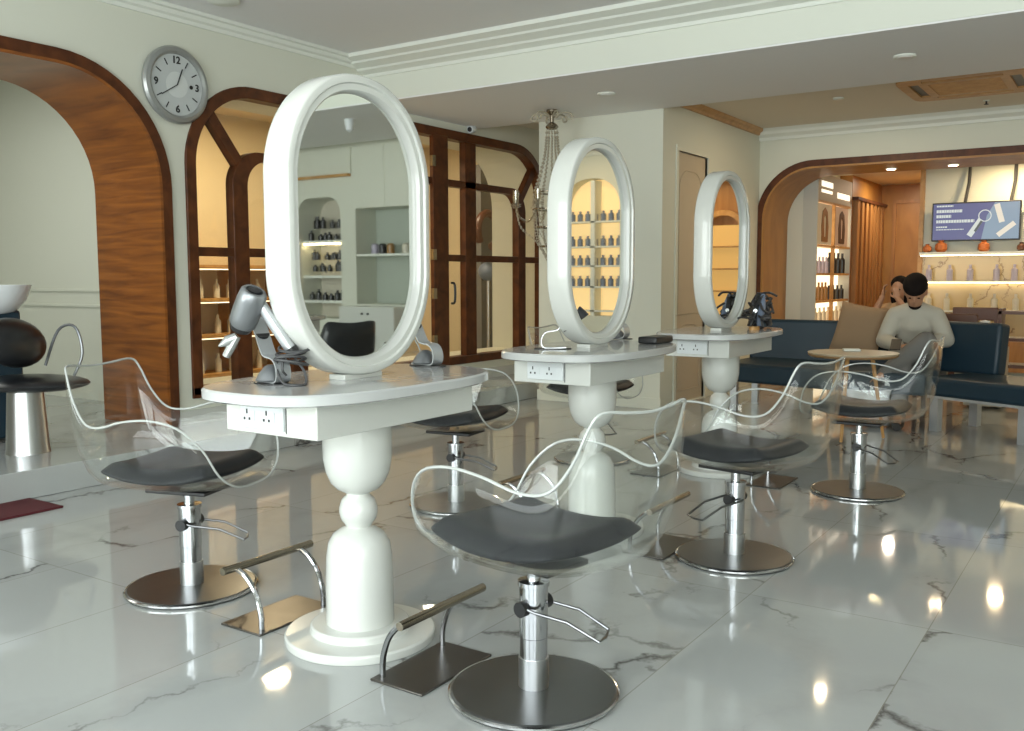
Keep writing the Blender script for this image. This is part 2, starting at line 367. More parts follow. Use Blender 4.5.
# opposite side (seen in the mirrors)
mb = MB(); mb.prism([(2.3, 0), (XR, 0), (XR, ZR), (2.3, ZR)], [rect(2.56, 3.38, .9, 2.0), archp(3.62, 4.33, .72, 2.15, .2)], 0, .4, PY(8.05))
mb.bb(2.3, 2.45, 8.45, YW, 0, ZR); mb.bb(2.45, XR, 8.46, 8.55, 0, ZR)
struct(mb.build('wall_opposite', 'wall', smooth=False))
struct(MB().bb(XR, XR + .1, YN, 15, 0, 3.2).build('wall_right', 'wall'))
mb = MB(); mb.prism(rect(XL - .7, XR, 0, 3.2), [rect(-5.2, -1.9, .25, 2.95), rect(-1.6, 1.7, .25, 2.95), rect(2., 4.7, .25, 2.95)], -.2, 0, PY(YN)); struct(mb.build('wall_near', 'wall', smooth=False))
for i, (a0, a1) in enumerate(((-5.2, -1.9), (-1.6, 1.7), (2., 4.7))):
    w = struct(shell([(a0, .25), (a0, 2.95), (a1, 2.95), (a1, .25), (a0, .25)], [(a0 + .06, .31), (a0 + .06, 2.89), (a1 - .06, 2.89), (a1 - .06, .31), (a0 + .06, .31)], -.14, -.06, PY(YN)).build('window_%d' % (i + 2), 'trim'))
    MB().bb(a0 + .06, a1 - .06, YN - .11, YN - .1, .31, 2.89).build('pane', 'pane', w)
    mm = MB()
    for k in (1, 2): mm.bb(a0 + (a1 - a0) * k / 3 - .03, a0 + (a1 - a0) * k / 3 + .03, YN - .13, YN - .07, .31, 2.89)
    mm.build('mullion', 'trim', w)
# backroom
struct(MB().bb(-6, XR, YW + .8, 15, 2.52, 2.6).build('ceiling_5', 'ceil2'))
struct(MB().bb(-3.7, -3.322, 11.12, 12.75, 0, 2.52).build('wall_cabinet_back', 'wall'))
struct(MB().bb(-5, -3.16, 12.72, 14.6, 0, 2.52).build('wall_slats', 'reveal2'))
struct(MB().bb(-3.3, -1.9, 14.4, 14.5, 0, 2.52).build('wall_corridor', 'reveal2'))
struct(MB().bb(-2.2, XR, 12.3, 12.42, 0, 2.52).build('wall_display', 'wall'))
struct(MB().bb(-2.2, .3, 12.285, 12.299, .3, 1.47).build('wall_display_marble', 'goldmarble'))
struct(MB().bb(.3, XR, 12.28, 12.299, 0, 2.52).build('wall_display_amber', 'oak'))
struct(MB().bb(-2.25, -2.2, 12.25, 14.4, 0, 2.52).build('trim_12', 'gold'))
d = struct(MB().bb(-2.95, -2.35, 14.38, 14.4, 0.01, 2.25).build('door_2', 'reveal2'))
shell([(-3.0, 0), (-3.0, 2.3), (-2.3, 2.3), (-2.3, 0)], [(-2.95, 0), (-2.95, 2.25), (-2.35, 2.25), (-2.35, 0)], -.03, .0, PY(14.39)).build('door_frame', 'oak', d)
MB().tube([(-2.42, 14.36, 1.0), (-2.42, 14.36, 1.25)], .012).build('door_handle', 'brushed', d)
mb = MB()
for i in range(7): mb.bb(-3.16, -3.10, 12.78 + i * .235, 12.9 + i * .235, 0, 2.2)
struct(mb.build('trim_13', 'oak')); struct(MB().bb(-3.16, -3.08, 12.72, 14.4, 2.2, 2.24).build('trim_14', 'trim'))
# room beyond the glazed screen
struct(MB().bb(-10, XL - .73, YW, YW + .1, 0, 3.1).build('wall_salon_north', 'warmwall'))
struct(MB().bb(-8.6, -8.5, 4.75, YW, .16, 3.1).build('wall_salon_west', 'warmwall'))
struct(MB().bb(-8.6, XL - .73, 4.75, 4.78, .16, 3.1).build('wall_salon_south', 'warmwall'))
struct(MB().bb(-9, XL - .7, 4.7, YW + .1, 3.0, 3.1).build('ceiling_6', 'warmwall'))
struct(MB().bb(XL, XL + .015, 4.11, 9.5, .16, .26).build('baseboard_left', 'white'))
# skirting
struct(MB().bb(-4.885, XP + .012, YP - .012, YP, 0, .1).build('baseboard_pillar', 'wall'))

# ------------------------------------------------------------------ glazed wooden screen (window_1)
def screen():
    w = shell([*openarch(WY0, WY1, WZ0, WZ1, WR)], [*openarch(WY0 + .085, WY1 - .085, WZ0, WZ1 - .085, WR - .085)], -.1, .02, PX(XL))
    w.bb(XL - .1, XL + .02, WY0, WY1, WZ0 - .02, WZ0 + .06)
    w = struct(w.build('window_1', 'trim', bevel=.004))
    m = MB()
    rt = [(y, z) for y, z in openarch(4.66, 8.64, WZ0, 2.15, .26)]
    ri = [(y, z) for y, z in openarch(4.80, 8.50, WZ0, 2.085, .2)]
    sh = shell(rt, ri, -.085, .0, PX(XL)); m.v, m.f, m.mi = sh.v, sh.f, sh.mi
    m.bb(XL - .08, XL + .015, 5.2, 5.36, WZ0, 2.12); m.bb(XL - .02, XL + .025, 7.0, 7.23, WZ0, 2.55)
    m.bb(XL - .075, XL, 7.54, 7.72, WZ0, 2.54)
    for a0, a1 in ((4.32, 5.22), (7.2, 8.98)): m.bb(XL - .075, XL - .005, a0, a1, 1.36, 1.425)
    for (y0, z_0, y1, z1) in ((4.46, 2.40, 4.76, 2.02), (8.84, 2.40, 8.54, 2.02)):
        dvec = Vector((0, y1 - y0, z1 - z_0)); a = math.atan2(dvec.z, dvec.y)
        m.box((XL - .04, (y0 + y1) / 2, (z_0 + z1) / 2), (.07, dvec.length, .085), Matrix.Rotation(a, 3, 'X'))
    m.build('mullion', 'trim', w, bevel=.004)
    p = MB(); p.prism(archp(4.3, 5.28, WZ0 + .03, WZ1 - .05, .55)[:0] or [(4.3, .4), (5.28, .4), (5.28, 2.56), (4.8, 2.56), (4.5, 2.42), (4.35, 2.2), (4.3, 1.95)], [], -.05, -.045, PX(XL))
    p.prism([(7.1, .4), (8.98, .4), (8.98, 2.0), (8.93, 2.22), (8.8, 2.42), (8.5, 2.56), (7.1, 2.56)], [], -.05, -.045, PX(XL))
    p.build('pane', 'pane', w, smooth=False)
    for z in (2.3, 1.42, 1.05, .6): MB().bb(XL + .0, XL + .03, 6.985, 7.035, z - .05, z + .05).build('hinge', 'barm', w)
    MB().tube([(XL + .03, 7.26, .95), (XL + .07, 7.26, .97), (XL + .07, 7.26, 1.13), (XL + .03, 7.26, 1.15)], .012, smooth=4).build('handle', 'black', w)
screen()

# ------------------------------------------------------------------ styling tables
XT = -2.115; TY = (2.24, 3.84, 5.47)
def styling_table():
    t = empty('styling_table', (XT, TY[0], 0))
    mb = MB(); rs = []
    for ins, z in ((.012, .840), (0, .846), (0, .870), (.006, .876)):
        rs.append([(x, y, z) for x, y in sup(.31 - ins, .505 - ins, 3.0, 72)])
    mb.rings(rs).build('tabletop', 'whitetop', t)
    MB().bb(-.20, .19, -.365, .385, .735, .84).build('apron', 'white', t, bevel=.003)
    MB().lathe([(.0, .745), (.113, .745), (.114, .66), (.113, .61), (.105, .565), (.09, .53), (.07, .508), (.05, .498), (.038, .492), (.04, .484), (.055, .47), (.063, .445), (.064, .43), (.058, .405), (.045, .388), (.042, .38), (.06, .372), (.085, .355), (.102, .325), (.109, .28), (.112, .2), (.113, .05), (0, .05)], n=40).build('pedestal', 'white', t, angle=50)
    MB().lathe([(0, .0), (.248, 0), (.25, .005), (.25, .026), (.245, .031), (.166, .031), (.165, .033), (.165, .052), (.16, .057), (0, .057)], n=56).build('pedestal_base', 'white', t, bevel=.002)
    # double-sided oval mirror standing on the top
    zc, A, B = 1.362, .334, .474
    fr = MB(); rs = []
    oval = lambda a, b_: [((p[0] * .6 + q[0] * .4), (p[1] * .6 + q[1] * .4)) for p, q in zip(stadium(a, b_, 96), [(math.copysign(a * abs(cos(t)) ** .8, cos(t)), math.copysign(b_ * abs(sin(t)) ** .8, sin(t))) for t in [math.atan2(y / b_, x / a) for x, y in stadium(a, b_, 96)]])]
    pr = [(.003, -.05), (.0, -.042), (0, .042), (.003, .05), (.008, .054), (.026, .054), (.030, .047), (.048, .047), (.053, .042), (.058, .024), (.058, -.024), (.053, -.042), (.048, -.047), (.030, -.047), (.026, -.054), (.008, -.054)]
    for ins, dd in pr: rs.append([(dd, a, zc + b_) for a, b_ in oval(A - ins, B - ins)])
    fr.rings(rs, loop=True)
    fo = fr.build('mirror_frame', 'white', t, angle=40)
    MB().prism(oval(A - .055, B - .055), [], -.022, .022, lambda a, b_, tt: (tt, a, zc + b_)).build('mirror_glass', 'mirror', fo, smooth=False)
    MB().bb(-.035, .035, -.09, .09, .874, .893).build('mirror_foot', 'white', t, bevel=.004)
    sp = MB().bb(-.125, .06, -.374, -.364, .752, .83).build('socket_panel', 'plastic', t, bevel=.002)
    for cx in (-.095, -.01):
        mm = MB()
        for dx, dz, w, hh in ((0, .012, .0025, .007), (-.011, -.010, .0035, .004), (.011, -.010, .0035, .004)):
            mm.bb(cx + dx - w, cx + dx + w, -.3755, -.3735, .79 + dz - hh, .79 + dz + hh)
        mm.build('socket', 'plug', sp)
        MB().bb(cx + .026, cx + .036, -.377, -.3735, .775, .805).build('switch', 'plastic', sp)
    MB().bb(.063, .066, -.3665, -.3645, .745, .838).build('panel_joint', 'plug', t)
    return t
T0 = styling_table()
tag(T0, 'white styling table nearest the camera, its oval mirror reflecting a shelf niche', 'styling table', 'white pedestal styling tables with oval mirrors')
dup(T0, None, (XT, TY[1], 0), 0, 'middle white styling table, two black cups clipped before its oval mirror')
dup(T0, None, (XT, TY[2], 0), 0, 'farthest white styling table, black heap beside its amber-reflecting oval mirror')
dup(T0, None, (1.9, 5.41, 0), 0, 'white styling table of the opposite row, seen only in the nearest mirror')

# ------------------------------------------------------------------ clear salon chairs
def salon_chair(black=False):
    t = empty('salon_chair', (0, 0, 0))
    # rim, facing +x (local)
    half = [(.285, .0, .43), (.285, .12, .444), (.27, .205, .50), (.235, .25, .60), (.16, .28, .675), (.05, .285, .70), (-.07, .28, .69), (-.18, .262, .662), (-.26, .24, .672), (-.32, .222, .745), (-.36, .205, .84), (-.38, .18, .874), (-.395, .09, .868), (-.40, 0, .863)]
    pts = [Vector(p) for p in half] + [Vector((p[0], -p[1], p[2])) for p in reversed(half[1:-1])]
    rim = spline(pts, 4, True); n = len(rim)
    base = .41; rings_ = []
    for k in range(11):
        v = k / 10
        ring = []
        for p in rim:
            ang = math.atan2(p.y, p.x + .04); 
            ca, sa = cos(ang), sin(ang)
            seat = Vector((-.03 + .245 * math.copysign(abs(ca) ** .75, ca), .225 * math.copysign(abs(sa) ** .75, sa), base + .026))
            c0 = Vector((-.03, 0, base))
            if v < .4:
                q = c0.lerp(seat, .25 + .75 * v / .4); q.z = base + .026 * (v / .4) ** 2
            else:
                u = (v - .4) / .6; e = sin(u * pi / 2) ** .8
                q = Vector((seat.x + (p.x - seat.x) * e, seat.y + (p.y - seat.y) * e, seat.z + (p.z - seat.z) * (1 - cos(u * pi / 2)) ** 1.0))
            ring.append(q)
        rings_.append(ring)
    mb = MB(); mb.rings(rings_, cap=(True, False))
    so = mb.build('shell', 'vinyl' if black else 'acrylic', t, angle=180, fixn=True)
    md = so.modifiers.new('t', 'SOLIDIFY'); md.thickness = .03 if black else .006; md.offset = 0
    if not black: MB().tube([tuple(p) for p in rim], .0044, 6, closed=True).build('shell_edge', 'rim', t)
    # cushion following the bowl
    g = MB(); N = 14; top = []; bot = []
    for i in range(N + 1):
        for j in range(N + 1):
            a, b_ = -1 + 2 * i / N, -1 + 2 * j / N
            x = a * math.sqrt(1 - .12 * b_ * b_) * .238 - .01; y = b_ * math.sqrt(1 - .12 * a * a) * .226
            e = max(abs(a), abs(b_)); edge = (1 - e ** 8)
            zb = .438 + .034 * abs(a) ** 2.2 + .014 * abs(b_) ** 2.5
            top.append((x, y, zb + .012 + .054 * max(0, 1 - e ** 7) ** .5 + .004 * sin(7 * x + 5 * y))); bot.append((x, y, zb + .0))
    n1 = N + 1; fs = []; K = n1 * n1
    for i in range(N):
        for j in range(N):
            q = (i * n1 + j, (i + 1) * n1 + j, (i + 1) * n1 + j + 1, i * n1 + j + 1)
            fs.append(q); fs.append(tuple(K + r for r in reversed(q)))
    bd = [i * n1 for i in range(n1)] + [N * n1 + j for j in range(1, n1)] + [i * n1 + N for i in range(N - 1, -1, -1)] + [j for j in range(N - 1, 0, -1)]
    for a, b_ in zip(bd, bd[1:] + bd[:1]): fs.append((a, b_, K + b_, K + a))
    g.add(top + bot, fs); g.build('seat_cushion', 'leather', t, sub=1, angle=180)
    MB().bb(-.13, .13, -.09, .09, .388, .404).build('seat_plate', 'black', t, bevel=.004)
    MB().lathe([(0, .10), (.04, .10), (.04, .17), (.0415, .172), (.0415, .32), (.046, .322), (.046, .335), (.02, .337), (.02, .39), (0, .39)], n=24).build('column', 'chrome', t)
    MB().lathe([(0, .012), (.044, .012), (.044, .11), (0, .11)], n=24).build('column_foot', 'brushed', t)
    bs = MB().lathe([(0, 0), (.243, 0), (.246, .004), (.246, .012), (.236, .018), (0, .024)], n=56).build('base', 'steel', t, angle=25)
    MB().tube([(.244 * cos(2 * pi * i / 48), .244 * sin(2 * pi * i / 48), .010) for i in range(48)], .006, 6, closed=True).build('base_edge', 'steelrim', t)
    lv = [(.0, .052, .265), (-.02, .056, .26), (-.12, .056, .245), (-.21, .05, .20), (-.215, 0, .197), (-.21, -.05, .20), (-.12, -.056, .245), (-.02, -.056, .26), (0, -.052, .265)]
    MB().tube(lv, .0048, 8).build('pump_lever', 'steel', t)
    MB().lathe([(.0, -.062), (.022, -.062), (.022, .062), (0, .062)], c=(0, 0, .262), n=16, rot=Matrix.Rotation(pi / 2, 3, 'X')).build('lever_hub', 'black', t)
    return t
CH = salon_chair()
tag(CH, 'clear acrylic salon chair in the centre foreground, dark cushion, nearest the camera', 'salon chair', 'clear acrylic hydraulic salon chairs')
CH.location = (-1.4, 2.2, 0); CH.rotation_euler = (0, 0, pi - R(9))
lev = lambda c: [o for o in c.children if o.name.startswith('pump_lever')][0]
lev(CH).rotation_euler = (0, 0, R(21) )
for (x, y, a, lb, lr) in (
    (-3.0, 2.24, R(18), 'leftmost clear salon chair, in front of the big wooden arch', 202),
    (-2.95, 3.87, R(8), 'clear salon chair half hidden behind the right end of the nearest table', 200),
    (-2.95, 5.35, R(2), 'clear salon chair mostly hidden behind the middle styling table', 150),
    (-1.385, 3.78, pi - R(10), 'clear salon chair right of the middle table, back towards the sofa table', -110),
    (-1.25, 5.34, pi, 'clear salon chair farthest right, right in front of the seated man', -20)):
    c = dup(CH, None, (x, y, 0), a, lb); lev(c).rotation_euler = (0, 0, R(lr))
bc = salon_chair(True); bc.location = (1.1, 5.3, 0); bc.rotation_euler = (0, 0, R(20)); tag(bc, 'black shell salon chair of the opposite row, seen only in the nearest mirror', 'salon chair')

# ------------------------------------------------------------------ floor footrests
def footrest():
    t = empty('footrest', (0, 0, 0))
    MB().bb(-.1, .1, -.175, .175, 0, .008).build('footplate', 'plate', t, bevel=.003)
    for s in (-1, 1):
        MB().tube([(-.075, s * .145, .006), (-.072, s * .145, .07), (-.045, s * .145, .14), (.0, s * .145, .185), (.04, s * .145, .2)], .0095, 8, smooth=4).build('leg', 'chrome', t)
    MB().tube([(.045, -.205, .207), (.045, .205, .207)], .0135, 12).build('foot_bar', 'barm', t)
    return t
F0 = footrest(); F0.location = (-1.75, 2.17, 0)
tag(F0, 'steel footrest on the floor before the nearest clear chair', 'footrest', 'steel floor footrests beside the styling tables')
for (x, y, a, lb) in ((-2.49, 2.22, pi, 'steel footrest left of the nearest pedestal, before the leftmost chair'),
    (-1.72, 3.75, 0, 'steel footrest right of the middle pedestal, bar turned to the camera'),
    (-2.47, 3.85, pi, 'steel footrest behind the middle pedestal, almost hidden'),
    (-1.73, 5.33, 0, 'steel footrest right of the farthest pedestal, under the clear chair'),
    (-2.43, 5.25, pi, 'steel footrest left of the farthest pedestal')):
    dup(F0, None, (x, y, 0), a, lb)

# ------------------------------------------------------------------ dryer stands on the tables
def band(path, w, t=.004):
    """bent metal strip: path in (x, z), width along y"""
    P = spline([Vector((p[0], 0, p[1])) for p in path], 6); rs = []
    for i, p in enumerate(P):
        a = P[max(0, i - 1)]; b_ = P[min(len(P) - 1, i + 1)]; d = (b_ - a).normalized(); nrm = Vector((-d.z, 0, d.x)) * t / 2
        rs.append([p + nrm + Vector((0, -w / 2, 0)), p + nrm + Vector((0, w / 2, 0)), p - nrm + Vector((0, w / 2, 0)), p - nrm + Vector((0, -w / 2, 0))])
    return MB().rings(rs)
def stand(dome=True, arm=1.0, foot=True):
    t = empty('dryer_stand', (0, 0, 0))
    p = [(-.06, .008), (.03, .006), (.052, .022), (.05, .055), (.03, .078), (-.01, .085), (-.03, .10), (-.075, .17 * arm + .01), (-.11 * arm, .205 * arm)]
    band(p, .052).build('arm', 'silver', t)
    MB().lathe([(0, 0), (.085, 0), (.085, .004), (0, .006)], sx=1.0, sy=.55, n=32).build('stand_base', 'black', t)
    if dome: MB().lathe([(0, .008), (.045, .008), (.048, .014), (.04, .03), (.022, .052), (.012, .058), (0, .059)], c=(-.012, 0, 0), n=24).build('diffuser', 'dryer', t)
    r = Matrix.Rotation(R(-50), 3, 'Y')
    MB().lathe([(.016, -.003), (.024, -.003), (.024, .004), (.016, .004)], c=(-.062, 0, .152), rot=Matrix.Rotation(R(35), 3, 'Y'), n=20).build('holder_ring', 'black', t)
    return t
cam_yaw = R(33.8)
s1 = stand(); s1.location = (-2.2, 1.965, .876); s1.rotation_euler = (0, 0, cam_yaw - .75); tag(s1, 'bent silver stand holding the hair dryer on the nearest table', 'dryer stand', 'hair dryer stands')
s2 = dup(s1, None, (-2.17, 2.68, .876), cam_yaw - .7, 'empty bent silver stand right of the nearest mirror')
k = MB().ell((-.118, 0, .215), (.016, .02, .018)).build('knob', 'black', s2)
s3 = dup(s1, None, (-2.27, 4.40, .876), cam_yaw - .7, 'empty silver stand right of the middle mirror, behind the black case')
s4 = stand(dome=False); s4.location = (-2.2, 3.62, .876); s4.rotation_euler = (0, 0, cam_yaw + pi); tag(s4, 'silver stand with black cups, left before the middle mirror', 'dryer stand', 'hair dryer stands')
for dx, dz in ((-.03, .165), (-.085, .205)):
    MB().lathe([(0, 0), (.02, 0), (.036, .078), (.039, .082), (.032, .082), (.018, .008), (0, .008)], c=(dx, 0, dz), rot=Matrix.Rotation(R(215), 3, 'Y'), n=18).build('cup', 'cupb', s4)
# hair dryer
hd = empty('hair_dryer', (-2.2, 1.965, .876), cam_yaw + .1, 'silver grey hair dryer with coiled cord, on the nearest table', 'hair dryer')
ax = Vector((.40, -.38, .85)).normalized(); rq = ax.to_track_quat('Z', 'Y').to_matrix()
c0 = Vector((-.088, -.012, .185))
MB().lathe([(0, -.005), (.034, -.005), (.041, .004), (.043, .03), (.043, .09), (.04, .115), (.034, .122), (.026, .122), (.024, .1), (0, .1)], c=c0, rot=rq, n=28).build('barrel', 'dryer', hd)
MB().lathe([(0, .1205), (.022, .1205), (.022, .124), (0, .124)], c=c0, rot=rq, n=20, sy=.75).build('air_inlet', 'black', hd)
MB().lathe([(0, -.02), (.03, -.02), (.036, -.004), (0, -.004)], c=c0, rot=rq, n=20).build('nozzle_ring', 'black', hd)
h0 = c0 + ax * .07 + Vector((.035, 0, 0)); h1 = Vector((.055, -.03, .112))
MB().tube([h0, h0.lerp(h1, .5), h1], [.0175, .0185, .0175], 16).build('handle', 'silver', hd)
MB().tube([h1, h1 + (h1 - h0).normalized() * .028], .02, 14).build('handle_end', 'black', hd)
coil = MB()
for k in range(5):
    rr = .046 + .006 * sin(k * 2.1); cc = Vector((.062 + .006 * cos(k), -.03, .112 - .011 * k))
    coil.tube([cc + Vector((rr * cos(a), rr * .8 * sin(a), .01 * sin(a + k))) for a in [2 * pi * i / 20 for i in range(20)]], .0042, 6, closed=True)
coil.tube([(.02, -.03, .09), (.018, -.05, .05), (.04, -.075, .01), (.08, -.09, .004), (.105, -.07, .006), (.10, -.05, .04), (.07, -.04, .085)], .0042, 6, smooth=6)
coil.tube([(.04, -.05, .09), (.035, -.06, .05), (.045, -.05, .03)], .0042, 6, smooth=6)
coil.build('power_cord', 'cord', hd)
nz = MB(); cn = Vector((-.105, -.01, .148))
for q in ((-.055, 0, -.03), (-.035, .0, -.062)):
    v = Vector(q); nz.tube([cn, cn + v * .5, cn + v], [.012, .018, .003] if q[0] < -.05 else [.012, .014, .012], 10)
nz.build('styling_nozzle', 'clockrim', hd)
# black case, cable heap
cs = MB(); cs.box((0, 0, .018), (.10, .2, .034)); o = cs.build('storage_case', 'black', None, bevel=.008); o.location = (-1.97, 4.22, .876); o.rotation_euler = (0, 0, .0); tag(o, 'flat black case lying on the right end of the middle table', 'case')
hp = empty('hair_tool_bundle', (-2.0, 5.84, .876), 0, 'tangled heap of black hair tools and cords on the farthest table', 'hair tools'); hp.scale = (1.25, 1.3, 1.12)
rnd = random.Random(3); mm = MB()
for i in range(26):
    a = rnd.uniform(0, 2 * pi); r0 = rnd.uniform(.02, .13); z1 = .21 * (1 - r0 / .16) + .02
    P = [Vector((r0 * cos(a) * .6, r0 * sin(a), max(.006, z1)))]
    for q in range(4): P.append(P[-1] + Vector((rnd.uniform(-.04, .04), rnd.uniform(-.06, .06), rnd.uniform(-.06, .02)))); P[-1].z = max(.008, min(P[-1].z, .2))
    mm.tube(P, .0065, 6, smooth=4)
mm.build('cord', 'cord', hp)
for i in range(6):
    a = i * 1.05; b0 = Vector((.05 * cos(a), .09 * sin(a), .012)); b1 = Vector((.012 * cos(a + 1), .03 * sin(a + 1), .15 + .02 * (i % 3)))
    MB().tube([b0, b0.lerp(b1, .6), b1], [.014, .022, .013], 10).build('styling_iron', ['black', 'black', 'blue'][i % 3], hp)
MB().tube([(-.03, .07, .09), (-.0, -.07, .1)], .011, 8).build('iron_plate', 'silver', hp)
o = MB().lathe([(0, 0), (.03, 0), (.03, .02), (0, .022)], sy=1.6).build('wooden_brush', 'gold'); o.location = (-1.96, 5.62, .876); tag(o, 'small tan wooden piece lying before the heap on the farthest table', 'brush')

# ------------------------------------------------------------------ wall clock
ck = empty('wall_clock', (XL + .002, 4.175, 2.525), 0, 'round grey rimmed wall clock above the wooden arch', 'clock')
def yz(p): return (p[0], p[1], p[2])
ry = Matrix.Rotation(pi / 2, 3, 'Y')
MB().lathe([(0, 0), (.245, 0), (.26, .012), (.262, .03), (.25, .048), (.225, .055), (.21, .046), (.205, .03), (0, .03)], rot=ry, n=56).build('rim', 'clockrim', ck)
MB().lathe([(0, .028), (.207, .028), (.207, .033), (0, .033)], rot=ry, n=56).build('clock_face', 'face', ck)
MB().lathe([(0, .033), (.088, .033), (.088, .0345), (0, .0345)], rot=ry, n=40).build('face_centre', 'face2', ck)
mk = MB()
for k in range(12):
    a = 2 * pi * k / 12; y, z = .165 * sin(a), .165 * cos(a)
    if k % 3 == 0:
        text_mesh({0: '12', 3: '3', 6: '6', 9: '9'}[k], .068, mk, lambda c, y=y, z=z: (.0345 + c.z, y + c.x, z + c.y))
    else: mk.box((.035, y, z), (.003, .007, .045), Matrix.Rotation(-a, 3, 'X'))
mk.lathe([(0, .034), (.014, .034), (.014, .037), (0, .037)], c=(0, .115, 0), rot=ry, n=16)
mk.build('numerals', 'black', ck)
for nm, a, l, w in (('hour_hand', R(22), .12, .008), ('minute_hand', R(238), .15, .006)):
    MB().box((.039, l / 2 * sin(a), l / 2 * cos(a)), (.003, w, l), Matrix.Rotation(-a, 3, 'X')).build(nm, 'plug', ck)

# ------------------------------------------------------------------ ceiling fittings
def downlight(name, loc, lens, label, r=.065, grp=None):
    t = empty(name, loc, 0, label, 'ceiling light', grp)
    MB().lathe([(r * .62, 0), (r, 0), (r, -.008), (r * .9, -.014), (r * .66, -.012)], n=32).build('ring', 'cornice', t)
    MB().lathe([(0, -.002), (r * .7, -.002), (r * .7, -.017), (0, -.018)], n=24).build('lens', lens, t)
    return t
downlight('downlight', (-1.39, 6.86, ZB - .012), 'lampoff', 'unlit round ceiling spot beside the ceiling air conditioner', .075)
downlight('downlight', (-3.67, 6.87, ZB - .012), 'lampoff', 'unlit round ceiling spot above the middle mirror', .075)
downlight('downlight', (-2.35, 8.85, ZR), 'cornice', 'small flush fitting in the cream ceiling left of the air conditioner', .05)
downlight('downlight', (-2.275, 10.75, BZ1 - .02), 'lamp', 'lit round spot in the wooden arch soffit, left one', .06)
downlight('downlight', (-1.66, 10.75, BZ1 - .02), 'lamp', 'lit round spot in the wooden arch soffit, right one', .06)
sp = empty('sprinkler_head', (-1.25, 9.75, ZR), 0, 'tiny sprinkler on the cream ceiling under the air conditioner', 'sprinkler')
MB().lathe([(0, 0), (.03, 0), (.03, -.008), (0, -.008)]).build('rose', 'cornice', sp); MB().lathe([(0, -.008), (.008, -.008), (.008, -.03), (.02, -.034), (.02, -.038), (0, -.038)]).build('nozzle', 'plug', sp)
ac = empty('air_conditioner', (-1.27, 8.80, ZR - .002), 0, 'tan ceiling cassette air conditioner above the right side', 'air conditioner')
MB().prism(sup(.50, .52, 9, 48), [rect(-.27, .27, -.27, .27), rect(-.3, .3, -.42, -.34), rect(-.42, -.34, -.3, .3), rect(-.3, .3, .34, .42), rect(.34, .42, -.3, .3)], -.03, 0, PZ(0)).build('panel', 'gold', ac, smooth=False)
g = MB(); g.bb(-.27, .27, -.27, .27, -.02, -.012)
for i in range(14): g.bb(-.265, .265, -.26 + i * .04, -.25 + i * .04, -.026, -.018)
g.build('grille', 'gold', ac)
v = MB()
for r4 in ((-.3, .3, -.42, -.34), (-.42, -.34, -.3, .3), (-.3, .3, .34, .42), (.34, .42, -.3, .3)): v.bb(*r4, -.014, -.004)
v.build('air_slot', 'black', ac)
for s in (-1, 1): MB().bb(-.29, .29, s * .38 - .006, s * .38 + .006, -.032, -.014).build('louvre', 'gold', ac)
MB().lathe([(0, 0), (.10, 0), (.11, -.01), (.09, -.02), (0, -.024)], c=(0, 0, 0)).build('smoke', 'cornice').name = 'ceiling_rose'
o = bpy.data.objects['ceiling_rose']; o.location = (-5.17, 4.27, ZC); tag(o, 'round fitting cut by the top edge of the photo', 'ceiling fitting')
sc = empty('security_camera', (XL + .002, 7.60, 2.66), 0, 'small white security camera on the wall above the glazed screen', 'camera')
MB().bb(0, .03, -.03, .03, -.0, .03).build('mount', 'plastic', sc)
MB().lathe([(0, -.03), (.036, -.028), (.04, 0), (.036, .03), (0, .034)], c=(.05, -.02, -.0), rot=Matrix.Rotation(R(100), 3, 'X')).build('body', 'plastic', sc)
MB().lathe([(0, .032), (.024, .032), (.022, .042), (0, .045)], c=(.05, -.02, -.0), rot=Matrix.Rotation(R(100), 3, 'X')).build('lens', 'black', sc)
sc2 = empty('ceiling_detector', (2.07, 6.6, ZB - .012), 0, 'white ceiling detector of the opposite side, seen in the nearest mirror', 'detector')
MB().lathe([(0, 0), (.05, 0), (.05, -.03), (.035, -.10), (0, -.12)]).build('body', 'plastic', sc2)

# ------------------------------------------------------------------ chandelier
cd = empty('chandelier', (-4.42, 7.25, .03), 0, 'beaded crystal chandelier hanging beside the glazed screen', 'chandelier')
zt = ZB - .042
MB().lathe([(0, zt), (.05, zt), (.05, zt - .02), (.02, zt - .05), (.018, zt - .11), (.045, zt - .13), (.06, zt - .15), (.045, zt - .17), (0, zt - .18)], n=20).build('canopy', 'barm', cd)
for k in range(6):
    a = 2 * pi * k / 6 + .3
    MB().tube([Vector((r_ * cos(a), r_ * sin(a), z)) for r_, z in ((.03, zt - .06), (.10, zt - .03), (.17, zt - .04), (.19, zt - .08), (.15, zt - .09), (.13, zt - .06))], .008, 6, smooth=4).build('top_scroll', 'rope', cd)
def beads(mb, P, step=.022, r=.011):
    P = spline(P, 10); acc = 0; mb.tube(P, .002, 4)
    for a, b_ in zip(P, P[1:]):
        L_ = (b_ - a).length; acc += L_
        if acc >= step: mb.ell(b_, (r, r, r), 6, 4); acc = 0
m1 = MB(); m2 = MB(); m3 = MB()
for k in range(12):
    a = 2 * pi * k / 12; ca, sa = cos(a), sin(a)
    beads(m1, [Vector((.05 * ca, .05 * sa, zt - .17)), Vector((.07 * ca, .07 * sa, zt - .4)), Vector((.16 * ca, .16 * sa, 1.93))])
    beads(m2, [Vector((.16 * ca, .16 * sa, 1.93)), Vector((.17 * ca, .17 * sa, 1.75)), Vector((.13 * ca, .13 * sa, 1.5)), Vector((.03 * ca, .03 * sa, 1.33))], .016, .009)
m1.build('bead_strand', 'rope', cd); m2.build('bead_basket', 'rope', cd)
